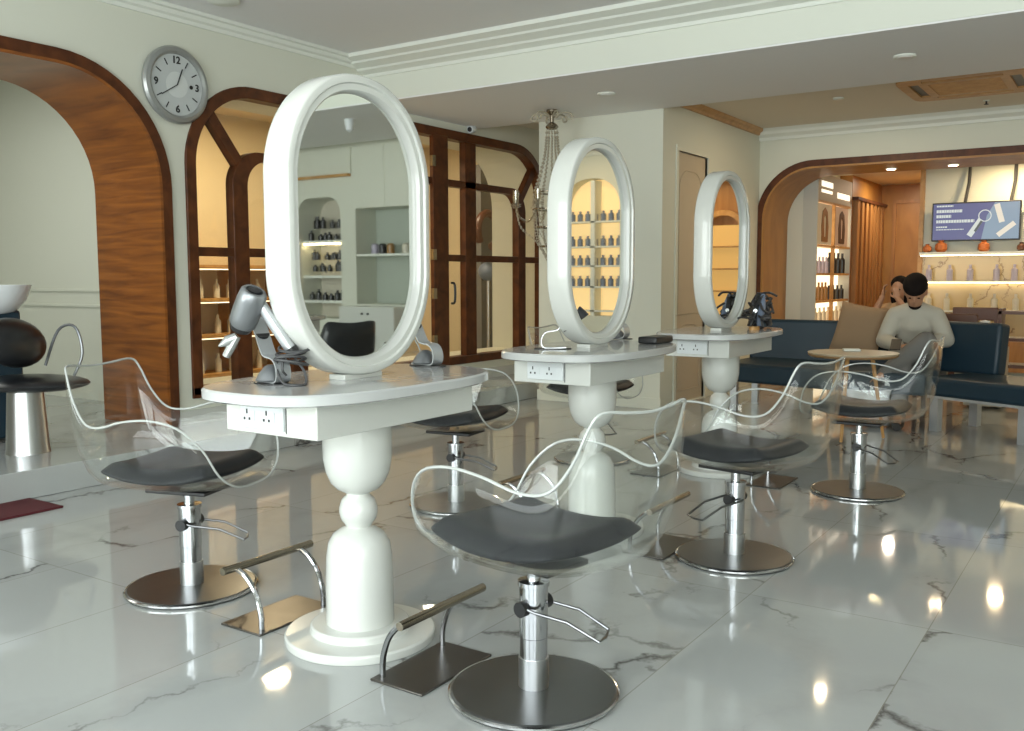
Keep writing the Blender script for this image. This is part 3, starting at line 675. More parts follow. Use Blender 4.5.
for rr, z in ((.165, 1.93), (.17, 1.78), (.15, 1.62), (.1, 1.45)): m3.tube([(rr * cos(2 * pi * i / 24), rr * sin(2 * pi * i / 24), z) for i in range(24)], .008, 6, closed=True)
m3.build('hoop', 'barm', cd)
for k in range(8):
    a = 2 * pi * k / 8 + .2; ca, sa = cos(a), sin(a)
    am = MB().tube([Vector((r_ * ca, r_ * sa, z)) for r_, z in ((.15, 1.78), (.22, 1.68), (.31, 1.70), (.35, 1.80))], .009, 6, smooth=4).build('arm', 'crystal', cd)
    MB().lathe([(0, 0), (.02, 0), (.045, .012), (.05, .02), (.02, .024), (.018, .03), (.026, .05), (.03, .13), (.024, .135), (.022, .05), (0, .045)], c=(.35 * ca, .35 * sa, 1.8), n=14).build('candle_cup', 'crystal', am)
    dr = MB(); beads(dr, [Vector((.35 * ca, .35 * sa, 1.79)), Vector((.30 * ca, .30 * sa, 1.62)), Vector((.16 * ca, .16 * sa, 1.5)), Vector((.05 * ca, .05 * sa, 1.33))], .024, .0075)
    dr.build('bead_swag', 'rope', am)

# ------------------------------------------------------------------ left foreground: mat, shampoo chair, basin
o = MB().box((0, 0, .006), (.62, .42, .012)).build('floor_mat', 'red', None, bevel=.004); o.location = (-4.80, 2.36, 0); o.rotation_euler = (0, 0, .0); o.scale = (.52, 1.55, 1); tag(o, 'dark red mat on the floor below the platform step', 'mat')
sh = empty('shampoo_chair', (-5.50, 2.98, .16), R(22), 'black shampoo chair on the platform inside the big arch', 'shampoo chair')
MB().lathe([(0, 0), (.125, 0), (.12, .03), (.10, .37), (0, .37)], n=32).build('pedestal', 'brushed', sh)
MB().ell((.04, 0, .42), (.36, .26, .05), 28, 12).build('seat', 'vinyl', sh)
MB().ell((-.06, .0, .66), (.10, .24, .16), 28, 14, Matrix.Rotation(R(-28), 3, 'Y')).build('backrest', 'vinyl', sh)
for s_ in (1,):
    MB().tube([(.14, s_ * .26, .44), (.19, s_ * .28, .58), (.14, s_ * .29, .74), (.02, s_ * .29, .72), (-.06, s_ * .26, .5)], .009, 8, smooth=5).build('armrest', 'dryer', sh)
ba = empty('shampoo_basin', (-6.12, 3.1, .18), 0, 'white ceramic shampoo basin behind the black shampoo chair', 'basin')
MB().lathe([(.0, .78), (.08, .78), (.16, .81), (.22, .88), (.25, .96), (.255, .98), (.24, .98), (.2, .9), (.12, .84), (0, .83)], sx=1.1, n=36).build('bowl', 'bowlm', ba)
MB().bb(-.14, .14, -.14, .14, 0, .82).build('stand', 'navy', ba, bevel=.02)
MB().tube([(-.18, 0, 1.0), (-.16, 0, 1.1), (-.08, 0, 1.12), (-.05, 0, 1.05)], .012, 8, smooth=4).build('tap', 'chrome', ba)

# ------------------------------------------------------------------ things in the room behind the glazed screen
def crate(name, loc, dims, m, label, cat, grp=None):
    t = empty(name, loc, 0, label, cat, grp); x, y, z = dims
    MB().bb(-x / 2, x / 2, -y / 2, y / 2, 0, z).build('body', m, t, bevel=.006)
    MB().bb(-x / 2 - .006, x / 2 + .006, -y / 2 - .006, y / 2 + .006, z - .03, z).build('lid', 'cornice', t, bevel=.004)
    return t
su = empty('display_shelf', (-8.3, 6.2, .16), 0, 'lit product shelving seen through the left glazed sidelight', 'shelving')
mb = MB()
for z in (.0, .42, .8, 1.15): mb.bb(-.18, .22, -1.5, 1.3, z, z + .03)
mb.build('shelf', 'gold', su)
for y in (-1.5, -.8, -.1, .6, 1.28): MB().bb(-.18, .22, y, y + .03, 0, 1.16).build('upright', 'gold', su)
for z in (.41, .79, 1.14): MB().bb(.19, .215, -1.45, 1.25, z - .012, z).build('led_strip', 'lit', su)
bt = MB(); bt.lathe([(0, 0), (.035, 0), (.035, .13), (.015, .16), (.015, .2), (0, .2)], n=12); b0 = bt.build('product_bottle', 'bottle4', None)
b0.location = (-8.22, 4.95, .19); k = 0
tag(b0, 'small product bottle on the shelving behind the glazed screen', 'bottle', 'bottles behind the glazed screen')
for zi, z in enumerate((.19, .61, .99)):
    for i in range(12):
        if k == 0: k = 1; continue
        c = b0.copy(); C.objects.link(c); c.location = (-8.22, 4.95 + i * .2 + rnd.uniform(-.03, .03), z)
o = MB().bb(0, .02, -.28, .28, 0, .7).build('wall_poster', 'poster', None); o.location = (-8.5, 6.1, 1.75); tag(o, 'pinkish poster on the wall behind the left sidelight', 'poster')
hdx = empty('hood_dryer', (-6.95, 9.83, .16), 0, 'hood hair dryer on a stand behind the right sidelight', 'hood dryer')
MB().tube([(0, 0, .03), (0, 0, 1.2)], .02, 10).build('pole', 'brushed', hdx)
for k in range(5): MB().tube([(0, 0, .08), (.28 * cos(2 * pi * k / 5), .28 * sin(2 * pi * k / 5), .03)], .012, 8).build('leg', 'brushed', hdx)
MB().ell((0, 0, 1.12), (.13, .13, .12), 18, 10).build('motor_housing', 'blue', hdx)
MB().tube([(0, .0 + .22 * cos(a), 1.64 + .22 * sin(a)) for a in [R(-70) + R(290) * i / 20 for i in range(21)]], .05, 10).build('hood', 'brownchair', hdx)
cl = MB().bb(-.1, .1, -.16, .16, 0, 2.5).build('garment_rail', 'trouser', None); cl.location = (-7.25, 10.12, .16); cl.name = 'curtain'; tag(cl, 'tall grey hanging curtain behind the right sidelight', 'curtain')

# ------------------------------------------------------------------ sofa, cushion, table
sf = empty('sofa', (-2.35, 8.2, 0), 0, 'navy leather bench sofa along the arch, tan cushion and man on it', 'sofa')
MB().prism([(-.72, -.22), (.28, -.42), (1.02, -.42), (1.02, .52), (-.72, .52)], [], .27, .44, PZ(0)).build('seat', 'navy', sf, bevel=.03, seg=3)
MB().box((.12, .57, .57), (1.70, .13, .46), Matrix.Rotation(R(-6), 3, 'X')).build('backrest', 'navy', sf, bevel=.03, seg=3)
for x, y in ((-.64, -.12), (-.64, .45), (.6, -.05), (.95, .45)): MB().bb(x - .03, x + .03, y - .03, y + .03, 0, .275).build('leg', 'silver', sf)
s2 = empty('sofa', (-.85, 7.85, 0), R(-26), 'navy leather bench right of the seated man with one back cushion', 'sofa')
MB().bb(-.42, 1.1, -.28, .35, .28, .43).build('seat', 'navy', s2, bevel=.03, seg=3)
MB().box((-.44, .36, .62), (.52, .14, .42), Matrix.Rotation(R(-6), 3, 'X')).build('backrest', 'navy', s2, bevel=.03, seg=3)
MB().bb(-.40, 1.08, -.26, .33, .262, .282).build('frame', 'silver', s2)
for x, y in ((-.36, -.2), (.35, -.2), (-.36, .3), (1.0, .3), (1.0, -.2)): MB().bb(x - .035, x + .035, y - .03, y + .03, 0, .265).build('leg', 'silver', s2)
N_ = 14
def pillow(name, w, h, d, m):
    mb = MB(); rs = []
    top, bot = [], []
    for i in range(N_ + 1):
        for j in range(N_ + 1):
            a, b_ = -1 + 2 * i / N_, -1 + 2 * j / N_
            k = max(0, (1 - a ** 4) * (1 - b_ ** 4)) ** .5
            q = 1 - .06 * (1 - abs(a * b_))
            top.append((a * w / 2 * (1 - .07 * (1 - a * a) * 0 - .06 * (1 - b_ * b_) * abs(a)), d / 2 * k, b_ * h / 2 * (1 - .06 * (1 - a * a) * abs(b_)))); bot.append((top[-1][0], -d / 2 * k, top[-1][2]))
    n1 = N_ + 1; K = n1 * n1; fs = []
    for i in range(N_):
        for j in range(N_):
            q = (i * n1 + j, (i + 1) * n1 + j, (i + 1) * n1 + j + 1, i * n1 + j + 1); fs += [q, tuple(K + r for r in reversed(q))]
    bd = [i * n1 for i in range(n1)] + [N_ * n1 + j for j in range(1, n1)] + [i * n1 + N_ for i in range(N_ - 1, -1, -1)] + [j for j in range(N_ - 1, 0, -1)]
    for a, b_ in zip(bd, bd[1:] + bd[:1]): fs.append((a, b_, K + b_, K + a))
    return mb.add(top + bot, fs).build(name, m, None, angle=180)
o = pillow('throw_cushion', .46, .46, .15, 'cushion'); o.location = (-2.02, 8.50, .735); o.rotation_euler = (R(-14), R(8), R(-16)); tag(o, 'tan square cushion leaning on the navy sofa back', 'cushion')
tb = empty('coffee_table', (-1.73, 7.12, 0), 0, 'round pale wood side table before the seated man', 'table'); tb.scale = (1, 1, 1.065)
MB().lathe([(0, .59), (.31, .59), (.32, .6), (.32, .605), (0, .605)], n=48).build('tabletop', 'tabletop', tb); MB().lathe([(.0, .574), (.30, .574), (.318, .586), (.318, .5899), (0, .5899)], n=48).build('tabletop_edge', 'tedge', tb)
for k in range(3):
    a = 2 * pi * k / 3 + .5
    MB().tube([(.14 * cos(a), .14 * sin(a), .578), (.24 * cos(a), .24 * sin(a), 0.004)], [.016, .011], 10).build('leg', 'gold', tb)
o = MB().box((0, 0, .01), (.12, .08, .018)).build('notebook', 'cornice', None, bevel=.003); o.location = (-1.76, 7.2, .645); o.rotation_euler = (0, 0, .4); tag(o, 'small pale booklet on the round side table', 'booklet')
bg = pillow('white_bundle', .34, .3, .2, 'bowlm'); bg.location = (-1.75, 7.72, .33 - .17); bg.rotation_euler = (R(8), 0, .3); tag(bg, 'white plastic bag on the floor behind the round side table', 'bundle')  # white pillow shape, added to give bluish-white glimpses behind the table

# ------------------------------------------------------------------ people
def skinmesh(nodes, edges, root, extra=None, voxel=.014):
    """nodes: name -> (pos, radius or (x, y) radii). Tapered limbs blended into ONE surface by a voxel remesh"""
    mb = MB(); rad = lambda n: nodes[n][1] if isinstance(nodes[n][1], tuple) else (nodes[n][1],) * 2
    torso = {'pel', 'waist', 'chest', 'upch'}
    for n in nodes:
        rx, ry = rad(n); mb.ell(nodes[n][0], (rx, ry, min(rx, ry)), 20, 12)
    for p, q in edges:
        A_, B_ = Vector(nodes[p][0]), Vector(nodes[q][0]); ra, rb = rad(p), rad(q)
        if p in torso and q in torso:
            rs = []
            for i in range(9):
                t = i / 8; c = A_.lerp(B_, t); w = [ra[k] * (1 - t) + rb[k] * t for k in (0, 1)]
                rs.append([c + Vector((w[0] * cos(2 * pi * j / 24), w[1] * sin(2 * pi * j / 24), 0)) for j in range(24)])
            mb.rings(rs)
        else:
            r0 = min(ra) if p in torso else ra[0]; r1 = rb[0]
            if p in torso: r0 = min(r0, r1 * 1.25)
            bulge = 1.06 if p[:2] in ('sh', 'kn', 'hL', 'hR', 'el') else 1.
            mb.tube([A_.lerp(B_, i / 6) for i in range(7)], [(r0 + (r1 - r0) * i / 6) * (1 + (bulge - 1) * sin(pi * i / 6)) for i in range(7)], 16)
    if extra:
        mb.add(extra.v, extra.f)
    m2 = bpy.data.meshes.new('x'); m2.from_pydata(mb.v, [], mb.f)
    bm = bmesh.new(); bm.from_mesh(m2); bmesh.ops.recalc_face_normals(bm, faces=bm.faces); bm.to_mesh(m2); bm.free()
    o = bpy.data.objects.new('sk', m2); C.objects.link(o)
    r = o.modifiers.new('r', 'REMESH'); r.mode = 'VOXEL'; r.voxel_size = voxel; r.use_smooth_shade = True
    sm = o.modifiers.new('m', 'SMOOTH'); sm.factor = .5; sm.iterations = int(.055 / voxel)
    bpy.context.view_layer.update()
    m3 = bpy.data.meshes.new_from_object(o.evaluated_get(bpy.context.evaluated_depsgraph_get())); bpy.data.objects.remove(o)
    for p in m3.polygons: p.use_smooth = True
    return m3
def skinobj(name, mesh, m, parent):
    mesh.materials.clear(); mesh.materials.append(M[m]); o = bpy.data.objects.new(name, mesh); C.objects.link(o); o.parent = parent; return o
def head(mb, c, rot, k=1.):
    """head solids round centre c; rot turns local (-y = face) to the pose"""
    def P(p): return Vector(c) + rot @ (Vector(p) * k)
    mb.ell(P((0, .012, .02)), (.075 * k, .095 * k, .10 * k), 20, 14, rot)
    mb.ell(P((0, -.03, -.045)), (.055 * k, .06 * k, .068 * k), 16, 10, rot)
    mb.ell(P((0, -.088, -.012)), (.012 * k, .018 * k, .024 * k), 10, 8, rot)       # nose
    mb.ell(P((0, -.082, -.052)), (.024 * k, .010 * k, .009 * k), 10, 8, rot)      # lips
    for s in (-1, 1): mb.ell(P((s * .076, .01, -.005)), (.009 * k, .018 * k, .03 * k), 8, 8, rot)
def hand(mb, w, d, up, k=1.):
    """five unequal bent fingers rooted in a palm; w wrist, d pointing direction, up = back of hand"""
    d = Vector(d).normalized(); up = Vector(up); up = (up - d * up.dot(d)).normalized(); sd = d.cross(up)
    w = Vector(w); rot = Matrix((sd, d, up)).transposed()
    mb.ell(w + d * .045 * k, (.04 * k, .052 * k, .017 * k), 12, 8, rot)
    for i, L_ in enumerate((.062, .072, .067, .052)):
        b0 = w + d * .085 * k + sd * (-.027 + .018 * i) * k
        mb.tube([b0, b0 + d * L_ * .5 * k, b0 + d * L_ * .8 * k - up * .018 * k, b0 + d * L_ * .85 * k - up * .035 * k], [.0095 * k, .009 * k, .008 * k, .007 * k], 8)
    b0 = w + d * .02 * k - sd * .03 * k
    mb.tube([b0, b0 - sd * .03 * k + d * .03 * k, b0 - sd * .03 * k + d * .06 * k - up * .01 * k], [.012 * k, .0105 * k, .009 * k], 8)
mp = empty('person', (-1.535, 8.36, 0), R(6), 'seated man in pale grey sweater looking down at his lap', 'person')
hp_ = Vector((0, .08, .53))
Jn = {'pel': ((0, .1, .55), (.15, .11)), 'waist': ((0, .1, .68), (.14, .10)), 'chest': ((0, .04, .82), (.15, .11)), 'upch': ((0, .0, .91), (.10, .08)), 'neck': ((0, -.02, .985), .056), 'hd': ((0, -.05, 1.03), .05),
      'shL': ((-.155, .0, .875), .06), 'elL': ((-.24, -.02, .66), .05), 'wrL': ((-.10, -.26, .64), .032),
      'shR': ((.155, .0, .875), .06), 'elR': ((.245, -.03, .68), .05), 'wrR': ((.05, -.27, .66), .032),
      'hL': ((-.1, .05, .54), .10), 'knL': ((-.06, -.40, .54), .068), 'anL': ((-.06, -.52, .1), .042), 'toL': ((-.05, -.68, .045), .036),
      'hR': ((.1, .05, .55), .10), 'knR': ((.11, -.34, .68), .068), 'anR': ((-.17, -.50, .43), .042), 'toR': ((-.24, -.62, .36), .034)}
Ed = [('pel', 'waist'), ('waist', 'chest'), ('chest', 'upch'), ('upch', 'neck'), ('neck', 'hd'), ('upch', 'shL'), ('shL', 'elL'), ('elL', 'wrL'), ('upch', 'shR'), ('shR', 'elR'), ('elR', 'wrR'), ('pel', 'hL'), ('hL', 'knL'), ('knL', 'anL'), ('anL', 'toL'), ('pel', 'hR'), ('hR', 'knR'), ('knR', 'anR'), ('anR', 'toR')]
ex = MB(); hc = Vector((0, -.10, 1.07)); hr = Matrix.Rotation(R(36), 3, 'X')
head(ex, hc, hr, 1.12); hand(ex, Jn['wrL'][0], (.6, -.6, -.1), (0, -.2, 1)); hand(ex, Jn['wrR'][0], (-.6, -.6, -.1), (0, -.2, 1))
shr = {k: (v[0], tuple(q * .86 for q in v[1]) if isinstance(v[1], tuple) else v[1] * (.86 if k not in ('wrL', 'wrR', 'neck', 'hd') else 1)) for k, v in Jn.items()}
skinobj('body', skinmesh(shr, Ed, 'pel', ex, .006), 'skin', mp)
sub_ = lambda keys, g=.012: {k: (Jn[k][0], tuple(q + g for q in Jn[k][1]) if isinstance(Jn[k][1], tuple) else Jn[k][1] + g) for k in keys}
E2 = lambda keys: [e for e in Ed if e[0] in keys and e[1] in keys]
kk = ['pel', 'waist', 'chest', 'upch', 'shL', 'elL', 'wrL', 'shR', 'elR', 'wrR']; skinobj('sweater', skinmesh(sub_(kk, .014), E2(kk), 'pel', None, .01), 'sweater', mp)
kk = ['pel', 'hL', 'knL', 'anL', 'hR', 'knR', 'anR']; skinobj('trousers', skinmesh(sub_(kk, .016), E2(kk), 'pel', None, .01), 'trouser', mp)
for a, t_ in (('anL', 'toL'), ('anR', 'toR')):
    q0, q1 = Vector(Jn[a][0]), Vector(Jn[t_][0]); MB().tube([q0 + Vector((0, .03, -.045)), q0.lerp(q1, .5) + Vector((0, 0, -.03)), q1 + Vector((0, -.04, -.015))], [.045, .05, .03], 12).build('sandal', 'shoe', mp)
def hp3(p, k=1.12): return hc + hr @ (Vector(p) * k)
hm = MB(); hm.ell(hp3((0, .012, .064)), (.096, .121, .086), 24, 16, hr); hm.ell(hp3((0, .05, .01)), (.092, .078, .09), 18, 12, hr)
hm.build('hair', 'hair', mp); bm_ = MB(); bm_.ell(hp3((0, -.045, -.082)), (.05, .048, .034), 16, 10, hr); bm_.build('beard', 'hair', mp)
for s in (-1, 1): MB().ell(hp3((s * .03, -.085, .012)), (.011, .006, .006), 10, 6, hr).build('eye', 'hair', mp)
MB().box((-.03, -.40, .66), (.075, .14, .009), Matrix.Rotation(R(30), 3, 'X')).build('held', 'black', None).name = 'phone'
ph = bpy.data.objects['phone']; ph.matrix_world = mp.matrix_basis @ ph.matrix_basis; ph.location = (-1.54, 8.0, .02); tag(ph, 'black phone held in the seated man\'s hands', 'phone')

wp = empty('person', (-2.0, 10.05, 0), R(-5), 'woman with long black hair, hands raised to her face, behind the man', 'person')
Jn = {'pel': ((0, .1, .50), (.14, .11)), 'waist': ((0, .1, .62), (.11, .085)), 'chest': ((0, .06, .78), (.135, .10)), 'upch': ((0, .05, .88), (.11, .08)), 'neck': ((0, .03, .95), .042), 'hd': ((0, 0, 1.0), .042),
      'shL': ((-.15, .05, .865), .052), 'elL': ((-.21, -.16, .80), .038), 'wrL': ((-.13, -.13, 1.0), .026),
      'shR': ((.15, .05, .865), .052), 'elR': ((.17, -.2, .80), .038), 'wrR': ((.03, -.17, .98), .026),
      'hL': ((-.09, .05, .5), .09), 'knL': ((-.1, -.36, .5), .06), 'anL': ((-.1, -.38, .08), .038), 'toL': ((-.1, -.54, .035), .03),
      'hR': ((.09, .05, .5), .09), 'knR': ((.1, -.36, .5), .06), 'anR': ((.1, -.38, .08), .038), 'toR': ((.1, -.54, .035), .03)}
ex = MB(); hc = Vector((0, -.03, 1.075)); hr = Matrix.Rotation(R(8), 3, 'X')
head(ex, hc, hr, .98); hand(ex, Jn['wrL'][0], (.1, .1, 1), (-1, 0, 0), .9); hand(ex, Jn['wrR'][0], (-.25, .05, 1), (.3, -1, 0), .9)
shr = {k: (v[0], tuple(q * .88 for q in v[1]) if isinstance(v[1], tuple) else v[1]) for k, v in Jn.items()}
skinobj('body', skinmesh(shr, Ed, 'pel', ex, .006), 'skin', wp)
kk = ['pel', 'waist', 'chest', 'upch', 'shL', 'elL', 'shR', 'elR']; skinobj('blouse', skinmesh(sub_(kk, .012), E2(kk), 'pel', None, .01), 'wtop', wp)
kk = ['pel', 'hL', 'knL', 'anL', 'hR', 'knR', 'anR']; skinobj('trousers', skinmesh(sub_(kk, .014), E2(kk), 'pel', None, .01), 'trouser', wp)
hm = MB(); hm.ell(hp3((0, .03, .05), .98), (.087, .095, .085), 22, 14, hr); hm.tube([(-.03, .06, 1.1), (-.045, .04, .98), (-.04, .03, .85)], [.06, .06, .03], 12); hm.tube([(.05, .06, 1.1), (.07, .04, .98), (.06, .0, .82)], [.05, .05, .03], 12)
hm.build('hair', 'hair', wp)
for s in (-1, 1): MB().ell(hp3((s * .028, -.086, .008), .98), (.011, .006, .006), 10, 6, hr).build('eye', 'hair', wp)
for a, t_ in (('anL', 'toL'), ('anR', 'toR')):
    q0, q1 = Vector(Jn[a][0]), Vector(Jn[t_][0]); MB().tube([q0 + Vector((0, .03, -.04)), q1], [.042, .034], 12).build('shoe', 'shoe', wp)

# ------------------------------------------------------------------ chairs and small furniture behind
def waiting_chair(loc, rz, label):
    t = empty('wooden_chair', loc, rz, label, 'chair', 'brown wooden chairs behind the sofa')
    MB().bb(-.22, .22, -.22, .22, .43, .47).build('seat', 'brownchair', t, bevel=.01)
    MB().box((0, .22, .80), (.44, .03, .14)).build('backrest', 'brownchair', t, bevel=.01)
    for x in (-.2, .2): MB().bb(x - .018, x + .018, .2, .236, 0, .84).build('leg', 'brownchair', t); MB().bb(x - .018, x + .018, -.22, -.184, 0, .43).build('leg', 'brownchair', t)
    return t
w1 = waiting_chair((-1.38, 9.35, 0), pi, 'brown wooden chair behind the right navy back cushion')
waiting_chair((-2.0, 10.13, 0), pi * 0 , 'brown wooden chair the woman sits on')
waiting_chair((-1.42, 10.9, 0), .1, 'brown wooden chair farther back, before the lit shelves')
dk = empty('side_cabinet', (-1.13, 9.6, 0), 0, 'small cream cabinet at the right edge behind the bench', 'cabinet')
MB().bb(-.16, .16, -.2, .2, .02, .55).build('body', 'bottle4', dk, bevel=.006); d_ = MB().bb(-.12, .12, -.215, -.2, .2, .5).build('door', 'bottle4', dk, bevel=.004); MB().bb(.08, .1, -.225, -.215, .33, .4).build('handle', 'brushed', d_)
o = MB().lathe([(0, 0), (.05, 0), (.035, .12), (.045, .24), (0, .25)], n=16).build('white_vase', 'bowlm'); o.location = (-1.16, 9.6, .55); tag(o, 'white vase on the small cream cabinet', 'vase')
tl = empty('shelf_rack', (-.93, 9.9, 0), 0, 'dark brown open rack cut by the right edge of the photo', 'rack')
for z in (.1, .35, .6, .85): MB().bb(-.14, .3, -.15, .15, z, z + .03).build('shelf', 'brownchair', tl)
for x in (-.14, .28): MB().bb(x, x + .03, -.15, .15, 0, .9).build('side_panel', 'brownchair', tl)

# ------------------------------------------------------------------ sign cabinet
sg = empty('display_cabinet', (-3.155, 11.13, 0), 0, 'tall display cabinet with a lit sign header behind the wooden arch', 'display cabinet')
W_ = 1.55; D_ = .17
MB().bb(-D_, -.0, 0, .03, 0, 2.42).build('side_panel', 'cabwhite', sg); MB().bb(-D_, 0, W_ - .03, W_, 0, 2.42).build('side_panel', 'cabwhite', sg)
MB().bb(-D_, -D_ + .03, .03, W_ - .03, 0, 2.42).build('back_panel', 'lit', sg); hh = MB().bb(-.06, .0, .03, W_ - .03, 2.1, 2.42).build('sign_header', 'header', sg)
sgm = MB(); rr2 = random.Random(5)
for (y0, y1, z, hgt) in ((.14, .62, 2.30, .065), (.14, .60, 2.215, .035), (.84, 1.42, 2.205, .07)):
    y = y0
    while y < y1: w_ = rr2.uniform(.03, .055); sgm.bb(0, .006, y, min(y + w_, y1), z - hgt / 2, z + hgt / 2); y += w_ + .008
sgm.build('sign_lettering', 'litsign', hh)
for z in (.30, .60, .89, 1.22, 1.56, 2.08): MB().bb(-D_ + .03, .0, .03, W_ - .03, z, z + .025).build('shelf', 'gold', sg)
MB().bb(-.04, 0, W_ / 2 - .015, W_ / 2 + .015, 0, 2.1).build('upright', 'gold', sg)
for j, (y, hmn) in enumerate(((.06, 'hairtan'), (W_ / 2 + .05, 'hairdark'))):
    pp = MB().bb(-.03, -.015, y, y + .62, 1.59, 2.07).build('hair_poster', 'poster' if j else 'bottle4', sg)
    q = y + .31; MB().prism([(q - .13, 1.62), (q + .13, 1.62), (q + .15, 1.8), (q + .10, 1.98), (q, 2.03), (q - .10, 1.98), (q - .15, 1.8)], [[(q - .03, 1.68), (q + .04, 1.68), (q + .05, 1.9), (q, 1.95), (q - .05, 1.9)]], -.014, -.008, PX(0)).build('printed_hair', hmn, pp)
rk = random.Random(9)
def bottle(name, m, r, hgt, loc, label, grp):
    o = MB().lathe([(0, 0), (r, 0), (r, hgt * .68), (r * .45, hgt * .78), (r * .45, hgt), (0, hgt)], n=12).build(name, m); o.location = loc; tag(o, label, 'bottle', grp); return o
for (z, y0, y1, n_, m, r, hh_, lb) in ((.915, .1, .7, 5, 'bottle2', .03, .22, 'amber bottle in the lower lit cell of the display cabinet'), (.915, .85, 1.45, 4, 'bottle3', .032, .18, 'dark tube in the lower right cell of the display cabinet'),
    (1.245, .1, .7, 5, 'bottle1', .03, .2, 'pale bottle in the middle left cell of the display cabinet'), (1.245, .85, 1.45, 4, 'bottle3', .036, .26, 'tall black tube in the middle right cell of the display cabinet'), (.625, .1, 1.4, 8, 'bottle4', .03, .2, 'cream bottle on the low shelf of the display cabinet')):
    first = None
    for i in range(n_):
        loc = (-3.155 - .075, 11.13 + y0 + (y1 - y0) * i / (n_ - 1), z)
        if first is None: first = bottle('product_bottle', m, r, hh_, loc, lb, lb + 's row')
        else:
            c = first.copy(); C.objects.link(c); c.location = loc

# ------------------------------------------------------------------ screen and lit shelves on the far wall
tv = empty('wall_screen', (-1.62, 12.16, 1.845), 0, 'wide blue advertising screen hung above the lit shelves', 'screen')
MB().bb(-.47, .47, 0, .05, -.225, .225).build('housing', 'black', tv, bevel=.005)
dp = MB().bb(-.455, .455, -.004, 0, -.21, .21).build('display', 'screen', tv)
sc_ = lambda poly, m, t0=-.008, t1=-.004: MB().prism(poly, [], t0, t1, PY(0)).build('picture', m, dp, smooth=False)
sc_([(.07, -.21), (.455, -.21), (.455, .21), (.2, .21), (.12, .06)], 'screen2', -.006, -.004)
for k, (dx_, dz_, r_) in enumerate(((.1, .06, .07),)): MB().prism([(dx_ + r_ * cos(2 * pi * i / 24), dz_ + r_ * sin(2 * pi * i / 24)) for i in range(24)], [[(dx_ + r_ * .85 * cos(2 * pi * i / 24), dz_ + r_ * .85 * sin(2 * pi * i / 24)) for i in range(24)]], -.0075, -.004, PY(0)).build('picture', 'screentxt', dp, smooth=False)
def strip(x0, z0, x1, z1, w, m, t=-.01):
    d = Vector((x1 - x0, z1 - z0)); n_ = Vector((-d.y, d.x)).normalized() * w / 2
    sc_([(x0 - n_.x, z0 - n_.y), (x1 - n_.x, z1 - n_.y), (x1 + n_.x, z1 + n_.y), (x0 + n_.x, z0 + n_.y)], m, t, -.004)
strip(-.06, -.17, .06, .02, .06, 'screentxt'); strip(.0, -.12, .07, .0, .025, 'screen4', -.012); strip(.22, .19, .28, -.02, .06, 'screen3'); strip(.24, -.17, .41, -.03, .055, 'screen3')
tx = MB(); rr2 = random.Random(11)
for (x0, x1, z, h_) in ((-.42, -.24, .185, .018), (-.42, -.14, .125, .034), (-.42, -.26, .065, .034), (-.42, -.01, .005, .034), (-.42, -.30, -.06, .016), (-.42, -.12, -.09, .010)):
    x = x0
    while x < x1: w_ = rr2.uniform(.016, .03); tx.bb(x, min(x + w_, x1), -.008, -.004, z - h_ / 2, z + h_ / 2); x += w_ + .005
tx.build('lettering', 'screentxt', dp)
for x in (-.12, .36): MB().tube([(x, .02, .22), (x + .03, .06, .45), (x + .03, .1, .67)], .018, 8).build('bracket', 'plug', tv)
ds = empty('display_shelf', (-1.0, 12.28, 0), 0, 'long lit product shelves under the blue screen', 'shelf')
top_ = MB().bb(-1.2, 1.25, -.22, 0, 1.455, 1.49).build('top_shelf', 'cornice', ds); MB().bb(-1.19, 1.24, -.20, -.17, 1.445, 1.456).build('led_strip', 'led', ds)
MB().bb(-1.2, 1.25, -.2, 0, 1.135, 1.15).build('glass_shelf', 'cornice', ds); MB().bb(-1.19, 1.24, -.04, -.02, 1.124, 1.136).build('led_strip', 'led', ds)
MB().bb(-1.2, 1.25, -.2, 0, .78, .80).build('glass_shelf', 'cornice', ds); MB().bb(-1.2, 1.25, -.22, 0, .1, .45).build('cabinet_base', 'oak', ds)
for (z, m, hh_, n_, lb) in ((1.15, 'bottle1', .19, 9, 'lilac bottle on the upper lit shelf under the screen'), (.80, 'bottle4', .2, 10, 'cream bottle on the lower lit shelf under the screen')):
    first = None
    for i in range(n_):
        loc = (-2.1 + i * .235 + rk.uniform(-.03, .03), 12.17, z)
        if first is None: first = bottle('product_bottle', m, .035, hh_, loc, lb, lb + 's row')
        else: c = first.copy(); C.objects.link(c); c.location = loc
for i, (x, s, lb) in enumerate(((-2.13, .05, 'small dark orange ornament at the left end above the lit shelves'), (-1.98, .07, 'larger round orange ornament under the left side of the screen'), (-1.52, .065, 'wide orange ornament under the middle of the screen'), (-1.13, .05, 'dark ornament on the top shelf at the right photo edge'))):
    o = MB().lathe([(0, 0), (s * .6, 0), (s, s * .5), (s * .9, s * 1.3), (s * .4, s * 1.7), (s * .5, s * 2), (0, s * 2)], n=10).build('ornament', 'orange' if i < 3 else 'brownchair'); o.location = (x, 12.17, 1.49); tag(o, lb, 'ornament')

